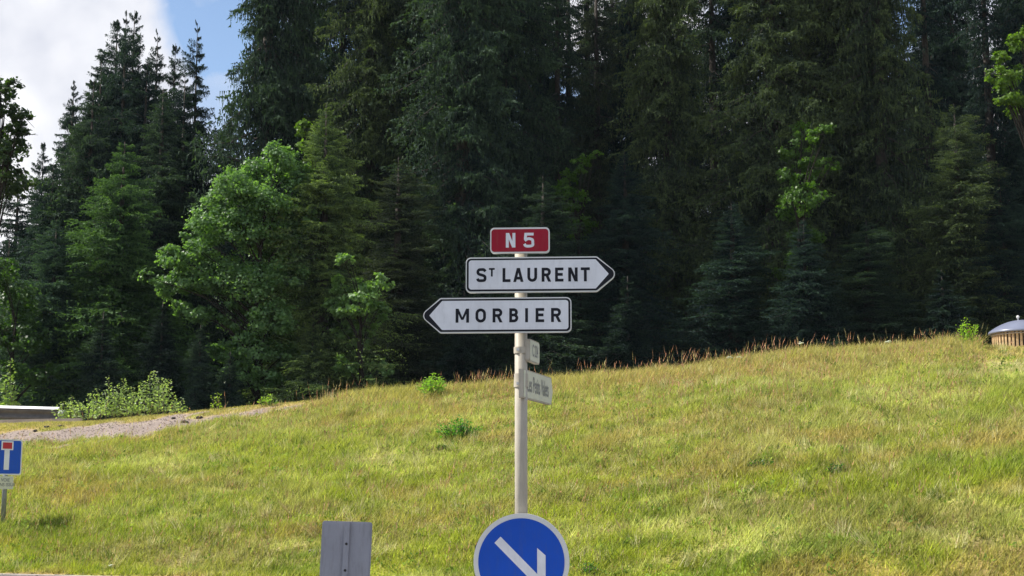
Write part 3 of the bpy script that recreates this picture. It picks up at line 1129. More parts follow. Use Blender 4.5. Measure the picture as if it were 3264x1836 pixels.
def spruce_meshes(seed, H, Rb, nb, power=0.85, gaps=0.15, base=0.04, dead=0.0, flare=1.0, lean_out=0.0):
    """crown and trunk for a spruce of height H and crown radius Rb"""
    g = np.random.default_rng(seed)
    V, T = [], []
    ph = g.uniform(0, 10, 4)
    bm = bmesh.new()
    trunk_r = 0.012 * H + 0.05
    tube(bm, [(0, 0, -0.5), (0, 0, H * .1), (0.02, 0, H * .5), (0, .02, H * .8), (0, 0, H)], [trunk_r * 1.25, trunk_r, trunk_r * .62, trunk_r * .28, .012], 9)
    # sample heights so that boughs are spread over the crown surface
    hs = np.sort(g.random(nb) ** 0.72)            # 0 top .. 1 bottom
    for i, h in enumerate(hs):
        az = g.uniform(0, 2 * math.pi)
        lump = (1.35 if g.random() < .05 else 1.0) * 0.78 + 0.22 * math.sin(2 * az + ph[0] + 5 * h) + 0.16 * math.sin(5 * az + ph[1] - 9 * h) + 0.18 * math.sin(11 * h + ph[2] + az)
        gap = math.sin(3 * az + 13 * h + ph[3]) * math.sin(7 * h * 2 + ph[0]) > 1 - 2 * gaps
        if gap and h > .1: continue
        z = H * (1 - h * (1 - base)) - 0.05
        L = max(0.22, Rb * (h ** power) * lump * g.uniform(.72, 1.12))
        if h > .88: L *= 1 - (h - .88) * 2.5
        el = R(35 - 60 * min(1, h * 2.2) ** .7 + g.normal(0, 12))
        if h < .03: el = R(50)
        P0, D0, L0, W0, T0 = TPL[g.integers(0, 6)]
        keep = g.random(len(P0)) < (0.93 if L > .8 else .42)
        if dead > 0 and h > .5 and g.random() < dead * (h - .4) * 2: keep &= g.random(len(P0)) < .18
        P0, D0, L0, W0, T0 = P0[keep], D0[keep], L0[keep], W0[keep], T0[keep]
        ce, se = math.cos(el), math.sin(el)
        ca, sa = math.cos(az), math.sin(az)
        roll = g.normal(0, .50)
        cr, sr = math.cos(roll), math.sin(roll)
        Rl = np.array([[1, 0, 0], [0, cr, -sr], [0, sr, cr]])
        Re = np.array([[ce, 0, -se], [0, 1, 0], [se, 0, ce]])
        Ra = np.array([[ca, -sa, 0], [sa, ca, 0], [0, 0, 1]])
        M = Ra @ Re @ Rl
        wide = 1.0 if L > 1 else 1.15
        p = (P0 * L * np.array([1, wide, 1])) @ M.T + np.array([0, 0, z])
        d = D0 @ M.T
        hang = D0[:, 2] < -.75
        d[hang] = d[hang] * .35 + np.array([0, 0, -.8])
        d /= np.linalg.norm(d, axis=1)[:, None]
        kk = min(max(L, 1.25), 2.1) if L > .5 else .9
        l = (L0 * kk)[:, None]; w = (W0 * kk)[:, None] * .92
        rv = g.normal(0, 1, p.shape)
        sd = np.cross(d, rv); sd /= np.linalg.norm(sd, axis=1)[:, None]
        V.append(np.stack([p - sd * w, p + sd * w, p + d * l], 1))
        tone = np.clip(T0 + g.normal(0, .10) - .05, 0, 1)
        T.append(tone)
        if L > 1.2 and i % 2 == 0:
            end = np.array([L * .85, 0, -.16 * L]) @ M.T
            mid = np.array([L * .45, 0, -.03 * L]) @ M.T
            tube(bm, [(0, 0, z), (mid[0], mid[1], z + mid[2]), (end[0], end[1], z + end[2])], [.022 + .008 * L, .02, .008], 4, False)
    V = np.concatenate(V); T = np.concatenate(T)
    n = len(V)
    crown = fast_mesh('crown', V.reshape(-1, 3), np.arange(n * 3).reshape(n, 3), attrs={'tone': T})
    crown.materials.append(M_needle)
    trunk = bm_mesh('trunk', bm, True)
    trunk.materials.append(M_bark)
    return crown, trunk, n


KINDS = {
    'cone': dict(H=18, Rb=4.6, nb=760, power=0.66, gaps=.05, base=.02),
    'cone2': dict(H=18, Rb=4.3, nb=700, power=0.70, gaps=.07, base=.02),
    'tall': dict(H=31, Rb=4.6, nb=900, power=0.55, gaps=.13, base=.03, dead=.15),
    'tall2': dict(H=31, Rb=4.3, nb=850, power=0.60, gaps=.15, base=.03, dead=.2),
    'tall3': dict(H=26, Rb=4.6, nb=800, power=0.65, gaps=.12, base=.02, dead=.12),
    'gappy': dict(H=28, Rb=4.2, nb=480, power=0.60, gaps=.24, base=.05, dead=.4),
    'young': dict(H=8, Rb=2.4, nb=420, power=0.9, gaps=.05, base=.02),
}
TREE = {}
tot = 0
for i, (k, v) in enumerate(KINDS.items()):
    c_, t_, n_ = spruce_meshes(40 + i, **v)
    TREE[k] = (c_, t_, v['H'], v['Rb'])
    tot += n_
print('needle tris', tot)


def spruce(px, top, Y, rad, kind, tint, label, name='spruce_tree', rz=None, group='spruces of the dark wood'):
    c = P(px, top, Y)
    if kind == 'young' and tint == DK: tint = (0.34, 0.46, 0.62)  # young dark ones: understory shade put into the tint
    cr, tk, H, Rb = TREE[kind]
    gz = ground_z(c[0], Y) - 0.1
    h = c[2] - gz
    root = empty(name, (c[0], Y, gz), rnd.uniform(0, 6.28) if rz is None else rz)
    tag(root, label, 'tree', group)
    if top < 0 and kind != 'cone':          # tips far above the picture: full grown trees
        h = max(h, 30.0 + (px * 7 % 5)) if kind != 'gappy' else h + 3; rad = rad if rad > 3.85 or kind == 'gappy' else 4.3
    elif kind != 'young':
        rad *= 1.38
    sx = rad / Rb; sz = h / H
    for nm, me in (('crown', cr), ('trunk', tk)):
        o = bpy.data.objects.new(nm, me)
        COL.objects.link(o)
        o.parent = root
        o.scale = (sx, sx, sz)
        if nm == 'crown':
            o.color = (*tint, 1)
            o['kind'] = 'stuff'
    return root


DK = (0.50, 0.66, 0.95); MD = (0.74, 0.88, 1.0); OL = (1.25, 1.22, 1.0); LG = (1.35, 1.75, 1.15); BR = (0.92, 0.86, 0.9); BL = (1.05, 1.3, 1.6)  # DK and MD carry the wood's shade in their colour
spruces = [
    # left group against the sky
    (430, 32, 62, 3.0, 'cone', DK, 'tallest dark spruce of the left group, its tip against the cloud'),
    (403, 46, 60.5, 2.7, 'cone2', DK, 'dark spruce with its tip just left of the tallest one in the left group'),
    (375, 62, 63, 3.6, 'cone', DK, 'dark spruce at the left shoulder of the tallest trio of tips'),
    (236, 262, 60, 2.6, 'cone2', DK, 'dark spruce with a small tip low on the left flank of the tallest trio'),
    (300, 250, 58.5, 3.3, 'cone', MD, 'broad dark spruce standing below the tallest trio of tips'),
    (325, 165, 61, 3.0, 'cone', DK, 'dark spruce on the left slope of the tallest trio, midway down'),
    (470, 200, 60, 3.0, 'cone', DK, 'dark spruce filling the dip right of the tallest trio'),
    (590, 240, 59, 2.8, 'cone2', DK, 'dark spruce under the slim tips beside the blue sky'),
    (503, 104, 64, 2.6, 'cone2', DK, 'slim spruce tip right of the tallest trio, the first of the lower tips'),
    (560, 138, 65, 2.6, 'cone', DK, 'low spruce tip between the two slim tips beside the blue sky'),
    (630, 74, 61, 2.2, 'cone2', DK, 'slim pointed spruce beside the blue patch of sky'),
    (520, 280, 57, 3.2, 'tall3', MD, 'dark spruce right of the light green conifer'),
    (140, 452, 70, 2.3, 'cone', DK, 'small distant spruce in the gap left of the tall group'),
    (60, 560, 66, 3.4, 'cone2', DK, 'distant low spruce at the left border under the broadleaf tree'),
    (170, 520, 58, 3.2, 'cone', DK, 'dark spruce low at the left foot of the tall group'),
    (398, 452, 52, 3.9, 'cone', LG, 'broad light green conifer standing in front of the left group'),
    (180, 700, 51, 2.9, 'cone', BL, 'bluish conifer in front at the left foot of the light green one'),
    # middle
    (862, -180, 57, 4.2, 'tall3', MD, 'huge spruce right of the blue sky, its tip above the picture'),
    (740, 330, 60, 2.8, 'cone2', DK, 'dark spruce half hidden behind the bright maple'),
    (1190, -230, 56, 3.9, 'tall', OL, 'tall olive spruce right of the narrow gap of sky'),
    (1040, 330, 48.6, 2.9, 'tall3', (2.3, 2.3, 1.45), 'sunlit olive spruce in front, right of the bright maple'),  # tint raised: sunlight put into the needle colour
    (1330, -320, 58, 3.6, 'tall2', DK, 'dark tall spruce above and left of the red route plate'),
    (1270, 500, 51, 2.6, 'tall2', BR, 'brownish drooping spruce behind the young maple'),
    (1480, -300, 53, 3.2, 'tall', MD, 'tall spruce with hanging sprays left of the post'),
    (1600, -260, 57, 3.9, 'tall2', MD, 'tall spruce rising straight behind the signs'),
    (1730, 560, 50, 2.3, 'tall2', MD, 'lower drooping spruce behind the right arrow sign'),
    (1775, -160, 60, 2.6, 'gappy', MD, 'thin spruce at the left side of the bright sky gap'),
    (1900, -60, 61, 3.2, 'gappy', BR, 'sparse spruce whose bare boughs cross the bright sky gap'),
    (1990, 480, 52, 2.6, 'tall3', DK, 'lower spruce under the bright sky gap'),
    (2120, -300, 56, 3.9, 'tall', OL, 'tall spruce at the right side of the bright sky gap'),
    (2260, -260, 58, 3.2, 'gappy', MD, 'sparse tall spruce second to the right of the bright sky gap'),
    (2440, -300, 54, 3.2, 'tall2', OL, 'tall spruce left of and above the right-hand light green maple'),
    (2330, 640, 50, 2.7, 'tall3', DK, 'low dark spruce left of the right-hand light green maple'),
    (2640, -300, 56, 3.1, 'tall', BR, 'brownish tall spruce above the right-hand light green maple'),
    (2780, -280, 54, 3.2, 'tall3', OL, 'tall olive spruce right of the right-hand light green maple'),
    (2760, 700, 50, 2.8, 'tall2', MD, 'lower spruce with drooping sprays right of the right-hand light green maple'),
    (2930, -260, 57, 3.1, 'gappy', DK, 'sparse dark spruce with bluish sky showing through it'),
    (3040, 330, 51, 2.6, 'tall', OL, 'lower spruce with one long lit bough near the right border'),
    (3120, -280, 58, 3.1, 'gappy', DK, 'dark spruce left of the bright maple at the right border'),
    (3290, -260, 56, 3.3, 'tall2', DK, 'dark spruce cut by the right border of the picture'),
    (3180, 520, 51, 2.5, 'tall3', DK, 'low dark spruce behind the domed waste container'),
    # second row
    (1240, -200, 66, 3.6, 'tall3', DK, None), (1410, -40, 68, 3.8, 'tall', DK, None), (1560, -160, 66, 3.6, 'tall3', DK, None),
    (1720, 170, 67, 3.6, 'tall3', DK, None), (1860, 360, 66, 3.6, 'tall', DK, None), (2010, 420, 68, 3.6, 'tall3', DK, None),
    (2160, -160, 66, 3.6, 'tall', DK, None), (2350, -100, 66, 3.8, 'tall3', DK, None), (2540, -200, 67, 3.8, 'tall3', DK, None),
    (2720, -200, 66, 3.8, 'tall', DK, None), (2880, 120, 67, 3.8, 'tall3', DK, None), (3060, 60, 66, 3.8, 'tall', DK, None),
    (3230, -60, 67, 3.8, 'tall3', DK, None), (965, -200, 61, 3.9, 'tall3', MD, None), (1020, -120, 70, 3.4, 'gappy', DK, None), (1715, -200, 66, 4.2, 'tall3', DK, None), (1870, -220, 67, 3.4, 'gappy', DK, None), (2000, -200, 68, 4.2, 'tall3', DK, None), (3020, -150, 66, 4.2, 'tall3', DK, None), (1240, -260, 70, 4.4, 'tall', DK, None), (1810, -200, 69, 3.6, 'gappy', DK, None), (1950, -150, 71, 3.6, 'gappy', DK, None), (2960, -100, 70, 3.8, 'gappy', DK, None), (1100, -250, 65, 4.2, 'tall3', DK, None), (1390, -250, 61, 4.2, 'tall3', MD, None), (2560, 700, 48.7, 2.0, 'cone', DK, None), (1010, 480, 67, 3.4, 'tall3', DK, None), (700, 420, 68, 3.6, 'cone', DK, None),
    (560, 420, 70, 3.4, 'tall3', DK, None),
    (330, 420, 70, 3.6, 'tall3', DK, None), (30, 760, 60, 3.4, 'tall3', DK, None),
    # small ones at the foot of the wood
    (640, 1035, 46.5, 1.5, 'young', MD, 'small spruce below the bright maple, left of the deep shadow'),
    (735, 1120, 46, 1.2, 'young', MD, 'smallest spruce below the bright maple'),
    (520, 960, 48.5, 2.0, 'young', DK, 'young dark spruce between the bluish conifer and the bright maple'),
    (330, 1000, 48, 2.1, 'young', MD, 'young spruce above the pale shrubs'),
    (1000, 1000, 46.5, 1.8, 'young', (1.7, 1.7, 1.2), 'young olive spruce at the foot of the sunlit one'),
    (1480, 900, 48.5, 2.3, 'young', DK, 'young spruce in the shade left of the post'),
    (2000, 880, 48.5, 2.5, 'young', DK, 'young spruce in the shade right of the arrow signs'),
    (2600, 860, 48.5, 2.6, 'young', DK, 'young spruce in the shade below the light green maple'),
    (3000, 860, 48, 2.3, 'young', DK, 'young spruce in the shade left of the waste container'),
]
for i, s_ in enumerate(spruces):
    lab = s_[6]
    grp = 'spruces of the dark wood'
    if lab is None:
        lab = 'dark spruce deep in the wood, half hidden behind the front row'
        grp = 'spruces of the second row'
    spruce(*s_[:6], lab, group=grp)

# ------------------------------------------------------------------ broadleaves


def leaf_cloud(centers, radii, counts, leaf, g, flat=0.75, shell=0.55, tone_c=None):
    """leaves scattered near the surface of leaf masses; returns verts (n,4,3), tones"""
    V, T = [], []
    for i, (c, r, n) in enumerate(zip(centers, radii, counts)):
        # each mass is made of smaller tufts so that its edge is uneven
        nt_ = max(6, int(n / 55))
        tc = g.normal(0, 1, (nt_, 3)); tc /= np.linalg.norm(tc, axis=1)[:, None]
        tc = tc * (shell + (1 - shell) * g.random((nt_, 1))) * r * np.array([1, 1, flat])
        idx = g.integers(0, nt_, n)
        q = tc[idx] + g.normal(0, 1, (n, 3)) * r * 0.17 * np.array([1, 1, .62])
        p = c + q
        rad = np.linalg.norm(q, axis=1) / r
        nrm = q / (np.linalg.norm(q, axis=1)[:, None] + 1e-6) * .7 + g.normal(0, .6, (n, 3)) + np.array([0, 0, .55])
        nrm /= np.linalg.norm(nrm, axis=1)[:, None]
        a = np.cross(nrm, g.normal(0, 1, (n, 3))); a /= np.linalg.norm(a, axis=1)[:, None]
        b = np.cross(nrm, a)
        l = leaf * g.uniform(.6, 1.25, (n, 1))
        w = l * .42
        fold = nrm * l * .12
        V.append(np.stack([p - a * l * .5, p + b * w - fold, p + a * l * .55, p - b * w - fold], 1))
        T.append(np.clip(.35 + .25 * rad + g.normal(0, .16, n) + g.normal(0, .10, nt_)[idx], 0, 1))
    V = np.concatenate(V); T = np.concatenate(T)
    return V, T


def broadleaf(name, clusters, Y, leaf, tint, label, seed, dens=1.0, trunk_px=None, cat='tree', base_py=None, depth=.8, flat=.8, extra_x=0):
    g = np.random.default_rng(seed)
    cs, rs = [], []
    s = Y / FPX
    for px, py, r in clusters:
        c = P(px, py, Y)
        c = c + np.array([0, g.uniform(-1, 1) * depth, 0])
        cs.append(c); rs.append(r * s * 1.0)
        if r > 28:
            cs.append(c + np.array([g.normal(0, .3) * r * s, r * s * .9, g.normal(0, .2) * r * s])); rs.append(r * s * .9)
    cs = np.array(cs); rs = np.array(rs)
    tx = trunk_px if trunk_px is not None else np.mean([c[0] for c in clusters])
    base = P(tx, 1200, Y)
    gz = ground_z(base[0], Y) - .1
    o3 = np.array([base[0], Y, gz])
    counts = np.maximum(60, (rs ** 2 * 3300 * dens / (leaf / .13) ** 2 * .55).astype(int))
    V, T = leaf_cloud(cs - o3, rs, counts, leaf, g, flat)
    n = len(V)
    root = empty(name, o3)
    tag(root, label, cat)
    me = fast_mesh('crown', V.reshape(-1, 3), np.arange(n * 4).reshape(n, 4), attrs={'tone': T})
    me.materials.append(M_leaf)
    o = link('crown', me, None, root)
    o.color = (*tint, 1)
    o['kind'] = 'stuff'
    bm = bmesh.new()
    top = max(c[2] for c in cs) - gz
    tr = 0.03 + .011 * top
    k = [np.array([0, 0, -.2]), np.array([.05, 0, top * .25]), np.array([-.08, .05, top * .5]), np.array([.05, 0, top * .78])]
    tube(bm, k, [tr * 1.2, tr, tr * .7, tr * .2], 8)
    for c, r in zip(cs - o3, rs):
        t = min(.95, max(.12, (c[2] - .25 * np.linalg.norm(c[:2]) - .4) / top / .95))
        st = np.array([0, 0, t * top * .75])
        mid = (st * .5 + c * .5) + np.array([0, 0, .12 * np.linalg.norm(c[:2])])
        tube(bm, [st, mid, c], [tr * .28, tr * .18, .008], 5, False)
        for q in range(3):
            e = c + g.normal(0, .5, 3) * r
            tube(bm, [c, e], [.012, .005], 4, False)
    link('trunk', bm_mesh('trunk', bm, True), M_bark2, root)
    return n


LT = 0
LT += broadleaf('maple_tree', [(885, 505, 62), (805, 525, 55), (935, 560, 62), (760, 600, 70), (850, 640, 80), (705, 640, 60), (690, 720, 75), (780, 740, 85), (885, 760, 85), (640, 800, 60),
                                 (565, 825, 52), (545, 905, 58), (620, 890, 65), (720, 880, 85), (820, 900, 85), (915, 880, 70), (555, 975, 38), (485, 890, 26), (530, 790, 30), (600, 735, 34), (640, 1000, 45), (760, 1000, 65), (870, 1020, 75), (950, 690, 55), (800, 1110, 70), (900, 1130, 55), (700, 1110, 50), (760, 1190, 55), (860, 1210, 50), (930, 1210, 40)],
                 47.5, .108, (1.30, 1.45, 2.1), 'big bright green maple with a sunlit left side in front of the dark wood', 1, 1.0, 820)  # paler, bluer tint: sky reflection put into the leaf colour
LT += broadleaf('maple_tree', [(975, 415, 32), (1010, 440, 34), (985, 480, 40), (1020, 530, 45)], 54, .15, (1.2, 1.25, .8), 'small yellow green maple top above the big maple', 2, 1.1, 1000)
LT += broadleaf('young_maple', [(1122, 835, 30), (1085, 900, 42), (1150, 915, 50), (1225, 905, 36), (1100, 980, 50), (1080, 1040, 36), (1165, 1035, 40), (1200, 975, 42), (1130, 1100, 40), (1200, 1160, 30), (1235, 1180, 26), (1150, 970, 60), (1110, 1170, 45), (1160, 1220, 40), (1060, 960, 40)],
                 46.2, .12, (1.45, 1.55, 2.1), 'young maple with lit leaves between the sunlit spruce and the arrow signs', 3, .7, 1150)
LT += broadleaf('maple_tree', [(2570, 395, 34), (2615, 445, 40), (2545, 465, 52), (2590, 535, 52), (2510, 560, 44), (2645, 530, 30), (2560, 640, 70), (2580, 740, 60), (2560, 840, 60)],
                 50, .11, (.78, .98, .65), 'slim light green maple inside the wood right of the signs', 4, .5, 2565, depth=.9)
LT += broadleaf('maple_tree', [(3205, 165, 32), (3250, 135, 45), (3190, 240, 42), (3245, 225, 50), (3200, 310, 42), (3260, 305, 48)],
                 49, .115, (1.15, 1.25, .7), 'bright yellow green maple cut by the right border', 5, .9, 3330, depth=.5)
LT += broadleaf('maple_tree', [(1850, 520, 34), (1895, 495, 26), (1815, 560, 34), (1790, 610, 30), (1830, 640, 45), (1860, 720, 55)], 53.5, .12, (.8, 1.05, .55), 'faint leafy bough of a small maple under the bright sky gap', 6, .55, 1850, depth=.4)
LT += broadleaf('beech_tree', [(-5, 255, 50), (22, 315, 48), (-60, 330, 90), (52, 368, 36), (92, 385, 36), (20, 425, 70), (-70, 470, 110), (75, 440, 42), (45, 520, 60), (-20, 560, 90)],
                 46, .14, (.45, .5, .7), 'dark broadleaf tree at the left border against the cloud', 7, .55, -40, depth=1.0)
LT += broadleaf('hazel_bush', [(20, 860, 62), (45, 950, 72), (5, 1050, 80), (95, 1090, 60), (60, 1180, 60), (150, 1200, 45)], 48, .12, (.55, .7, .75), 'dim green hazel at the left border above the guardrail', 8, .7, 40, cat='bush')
print('leaf quads', LT)


# shrubs of upright leafy stems (left, beside the guardrail) and small plants on the crest
def leafy_plant(name, px, top, base, Y, width_px, nst, leaf, tint, label, seed, cat='shrub', group=None, spread=1.0, dens=1.0):
    g = np.random.default_rng(seed)
    Y = on_bank(px, base) if Y is None else Y
    b = P(px, base, Y)
    gz = min(b[2], 99)
    h = P(px, top, Y)[2] - gz
    w = width_px * Y / FPX / 2
    root = empty(name, (b[0], Y, gz))
    tag(root, label, cat, group)
    bm = bmesh.new()
    V, T = [], []
    for i in range(nst):
        u = (i + .5) / nst * 2 - 1 if nst > 1 else 0
        hh = h * (g.uniform(.70, 1.12) if nst > 1 else 1.0) * (1 - .38 * abs(u))
        x0, y0 = u * w * .55, g.normal(0, w * .25)
        x1, y1 = u * w + g.normal(0, w * .10), y0 * 1.5
        pts = [np.array([x0 * (1 - t) + x1 * t, y0 * (1 - t) + y1 * t, hh * t * (1 - .08 * abs(u) * t)]) for t in (0, .35, .7, 1)]
        tube(bm, pts, [.011, .009, .006, .003], 4, False)
        n = max(8, int(hh * 75 * dens))
        ts = g.uniform(.08, 1.0, n)
        for t in ts:
            c = np.array([x0 * (1 - t) + x1 * t, y0 * (1 - t) + y1 * t, hh * t])
            az = g.uniform(0, 6.283)
            l = leaf * g.uniform(.6, 1.2) * (1.1 - .5 * t)
            el = g.uniform(-.2, .7)
            d = np.array([math.cos(az) * math.cos(el), math.sin(az) * math.cos(el), math.sin(el)])
            c = c + d * leaf * g.uniform(.1, 1.3) * spread * (1.15 - t * .8)
            sd = np.cross(d, g.normal(0, 1, 3)); sd /= np.linalg.norm(sd)
            V.append([c, c + d * l * .5 + sd * l * .3, c + d * l, c + d * l * .5 - sd * l * .3])
            T.append(np.clip(g.normal(.65, .2), 0, 1))
    V = np.array(V)
    me = fast_mesh('foliage', V.reshape(-1, 3), np.arange(len(V) * 4).reshape(-1, 4), attrs={'tone': np.array(T)})
    me.materials.append(M_leaf)
    o = link('foliage', me, None, root); o.color = (*tint, 1); o['kind'] = 'stuff'
    link('stems', bm_mesh('stems', bm, True), M_twig, root)
    root.children[-1]['kind'] = 'stuff'


PS = (2.7, 2.2, 4.2)
G1 = 'pale shrubs beside the guardrail'
shrubs = [
    (215, 1258, 1345, 38.6, 100, 9, 'lowest pale shrub, right beside the end of the guardrail'),
    (292, 1215, 1335, 39.2, 34, 3, 'single slender upright shoot left of the tall pale shrubs'),
    (285, 1268, 1340, 38.4, 110, 9, 'low pale shrub at the foot of the slender shoot'),
    (350, 1205, 1335, 39.0, 90, 8, 'pale shrub left of the double topped one'),
    (395, 1195, 1333, 39.6, 80, 7, 'pale shrub with two upright tops in the middle of the row'),
    (430, 1240, 1330, 38.8, 90, 8, 'lower pale shrub between the two tallest ones'),
    (485, 1180, 1328, 39.4, 85, 9, 'tallest pale shrub near the right end of the row'),
    (525, 1208, 1325, 38.9, 80, 7, 'pale shrub right of the tallest one'),
    (565, 1265, 1322, 38.5, 60, 5, 'last low pale shrub at the right end of the row'),
]
for i, (a, b_, c_, d_, e_, f_, lab) in enumerate(shrubs):
    leafy_plant('leafy_shrub', a, b_, c_, d_, e_, f_, .10, PS, lab, 60 + i, group=G1)
leafy_plant('sapling', 28, 1158, 1320, 41.5, 42, 3, .15, (1.9, 1.7, 2.5), 'tall pale sapling with stacked leaves behind the guardrail', 80, cat='sapling')
leafy_plant('leafy_plant', 1378, 1188, 1262, 33.7, 84, 14, .11, (2.3, 2.4, 1.6), 'bright rounded leafy plant on the crest left of the post', 81, cat='plant')
leafy_plant('leafy_plant', 3085, 1012, 1100, 31.9, 66, 8, .08, (2.6, 2.6, .8), 'yellow green plant on the crest beside the waste container', 82, cat='plant')
leafy_plant('leafy_plant', 850, 1250, 1300, 34.8, 52, 6, .10, (2.0, 1.9, 1.6), 'small pale leafy plant below the deep shadow of the maple', 83, cat='plant')
leafy_plant('leafy_plant', 690, 1245, 1312, 35.0, 30, 3, .07, (2.2, 2.0, 1.0), 'thin yellowish plant on the crest between shrubs and maple', 84, cat='plant')
leafy_plant('leafy_plant', 1465, 1335, 1402, None, 130, 30, .09, (.95, 1.5, 1.0), 'dark green clump of weeds in the meadow left of the post', 85, cat='plant')
leafy_plant('leafy_plant', 1410, 1412, 1434, None, 44, 9, .06, (.4, .55, .6), 'small dark weed below the dark green clump', 86, cat='plant')
leafy_plant('leafy_plant', 2425, 1462, 1490, None, 90, 16, .07, (.55, .9, .6), 'dark low weeds in the right half of the meadow, left of two patches', 88, cat='plant')
leafy_plant('leafy_plant', 2665, 1476, 1506, None, 70, 12, .07, (.55, .9, .6), 'dark low weeds in the right half of the meadow, right of two patches', 89, cat='plant')
leafy_plant('leafy_plant', 1880, 1790, 1834, None, 60, 12, .06, (.7, 1.1, .7), 'leafy weeds low in the grass just right of the round sign', 90, cat='plant')
leafy_plant('leafy_plant', 2110, 1168, 1195, 33.6, 44, 5, .08, (2.2, 2.1, 2.0), 'pale leaves poking above the crest just right of the post', 87, cat='plant')


# stalks with umbels / yellow blossoms, single plants
def flower(px, py, Y, r, colm, label, stalk=.35, seed=0):
    g = np.random.default_rng(seed)
    Y = on_bank(px, py + 10) if Y is None else Y
    c = P(px, py, Y)
    root = empty('flower', (c[0], Y, c[2] - stalk))
    tag(root, label, 'flower')
    bm = bmesh.new()
    tube(bm, [(0, 0, 0), (.01, 0, stalk * .6), (0, 0, stalk)], [.006, .005, .004], 5)
    link('stem', bm_mesh('stem', bm, True), M_twig, root)
    bm = bmesh.new()
    for k in range(16):
        a = g.uniform(0, 6.28); q = r * math.sqrt(g.random())
        x, y = q * math.cos(a), q * math.sin(a)
        z = stalk + .02 - q * .25 + g.normal(0, .01)
        m = bmesh.ops.create_icosphere(bm, subdivisions=1, radius=.022 * g.uniform(.7, 1.3))
        for v in m['verts']: v.co = Vector((v.co.x + x, v.co.y + y, v.co.z * .5 + z))
    link('blossom', bm_mesh('blossom', bm, True), colm, root)


M_umb = mat('white_blossom', (0.62, 0.66, 0.50), 0.8)
M_yel = mat('yellow_blossom', (0.62, 0.56, 0.02), 0.8)
M_or = mat('orange_blossom', (0.55, 0.34, 0.03), 0.8)
flower(2327, 1141, 32.9, .07, M_umb, 'white umbel on the crest, left one of the close pair', seed=1)
flower(2357, 1140, 32.9, .07, M_umb, 'white umbel on the crest, right one of the close pair', seed=2)
flower(2830, 1090, 32.3, .07, M_umb, 'lone white umbel on the crest left of the yellow green plant', seed=3)
flower(2884, 1121, None, .10, M_or, 'orange yellow blossom patch just below the crest at the right', seed=4, stalk=.2)
flower(2553, 1095, 32.7, .05, M_umb, 'small white umbel high above the crest', seed=5, stalk=.5)
flower(862, 1312, 35.3, .12, M_yel, 'yellow blossoms at the foot of the small pale plant', seed=6, stalk=.1)
flower(478, 1328, 36.8, .14, M_yel, 'yellow blossoms on the grass strip above the gravel', seed=7, stalk=.08)
flower(60, 1352, 36.8, .08, M_yel, 'yellow blossoms on the strip in front of the guardrail', seed=8, stalk=.08)
flower(466, 1403, None, .08, M_yel, 'yellow blossom just below the gravel band', seed=9, stalk=.15)
flower(668, 1454, None, .05, M_yel, 'small yellow blossom in the left half of the meadow', seed=10, stalk=.15)
flower(353, 1806, None, .035, M_umb, 'tiny white blossom near the road at the lower left', seed=11, stalk=.15)
flower(1480, 1608, None, .05, M_yel, 'small yellow blossom left of the post above the round sign', seed=12, stalk=.2)
flower(1505, 1258, 33.5, .035, M_yel, 'single yellow blossom just below the crest left of the post', seed=13, stalk=.2)

# ------------------------------------------------------------------ gravel and clods


def build_gravel():
    g = np.random.default_rng(11)
    n = 14000
    x = g.uniform(-14.5, -3, n); y = g.uniform(27, 37.5, n)
    z = terrain(x, y)
    px, py = proj(x, y, z)
    k = (gravel_mask(px, py, fbm(x, y, 1.3, 3, 5.0)) > g.uniform(.2, .9, n)) & (px > -250)
    x, y, z = x[k], y[k], z[k]
    n = len(x)
    base = np.array([[1, 0, 0], [-1, 0, 0], [0, 1, 0], [0, -1, 0], [0, 0, 1], [0, 0, -1.]])
    fc = np.array([[0, 2, 4], [2, 1, 4], [1, 3, 4], [3, 0, 4], [2, 0, 5], [1, 2, 5], [3, 1, 5], [0, 3, 5]])
    sz = g.uniform(.006, .020, (n, 1, 1)) * g.uniform(.6, 1.3, (n, 6, 3))
    V = base[None] * sz * np.array([1, 1, .7])
    V += np.stack([x, y, z + .008], 1)[:, None, :]
    F = (fc[None] + (np.arange(n) * 6)[:, None, None]).reshape(-1, 3)
    o = link('gravel', fast_mesh('gravel', V.reshape(-1, 3), F), M_stone)
    tag(o, kind='stuff')
    o['label'] = 'pinkish gravel spread in a band below the guardrail'


build_gravel()
for i, (px, py, w, lab) in enumerate([(113, 1376, .08, 'smallest dark clod on the gravel edge, leftmost'), (193, 1362, .17, 'flat dark clod on the upper gravel edge left of the shrubs'),
                                 (150, 1363, .12, 'dark clod just left of the flat one on the gravel edge'), (358, 1342, .09, 'dark clod on the gravel edge below the pale shrubs'),
                                 (553, 1336, .09, 'dark clod on the gravel below the right end of the shrubs'), (588, 1347, .16, 'brown clod lying lower on the gravel near its right part'), (636, 1333, .15, 'dark clod at the upper gravel edge near its right end'),
                                 (875, 1305, .13, 'dark clod at the right tip of the gravel band')]):
    best = None
    for Y in np.arange(27, 37, .1):
        c = P(px, py, Y)
        d = c[2] - ground_z(c[0], Y)
        if best is None or abs(d) < best[0]: best = (abs(d), c)
    c = best[1]
    bm = bmesh.new()
    bmesh.ops.create_icosphere(bm, subdivisions=2, radius=1.0)
    for v in bm.verts:
        k = 1 + .28 * math.sin(5 * v.co.x + i) * math.cos(4 * v.co.y + 2 * i)
        v.co = Vector((v.co.x * w * .62 * k, v.co.y * .06 * k, v.co.z * .035 * k))
    tag(link('soil_clod', bm_mesh('soil_clod', bm, False), M_darkstone, None, (c[0], c[1], c[2] + .02)), lab, 'clod', 'dark clods on the gravel band')
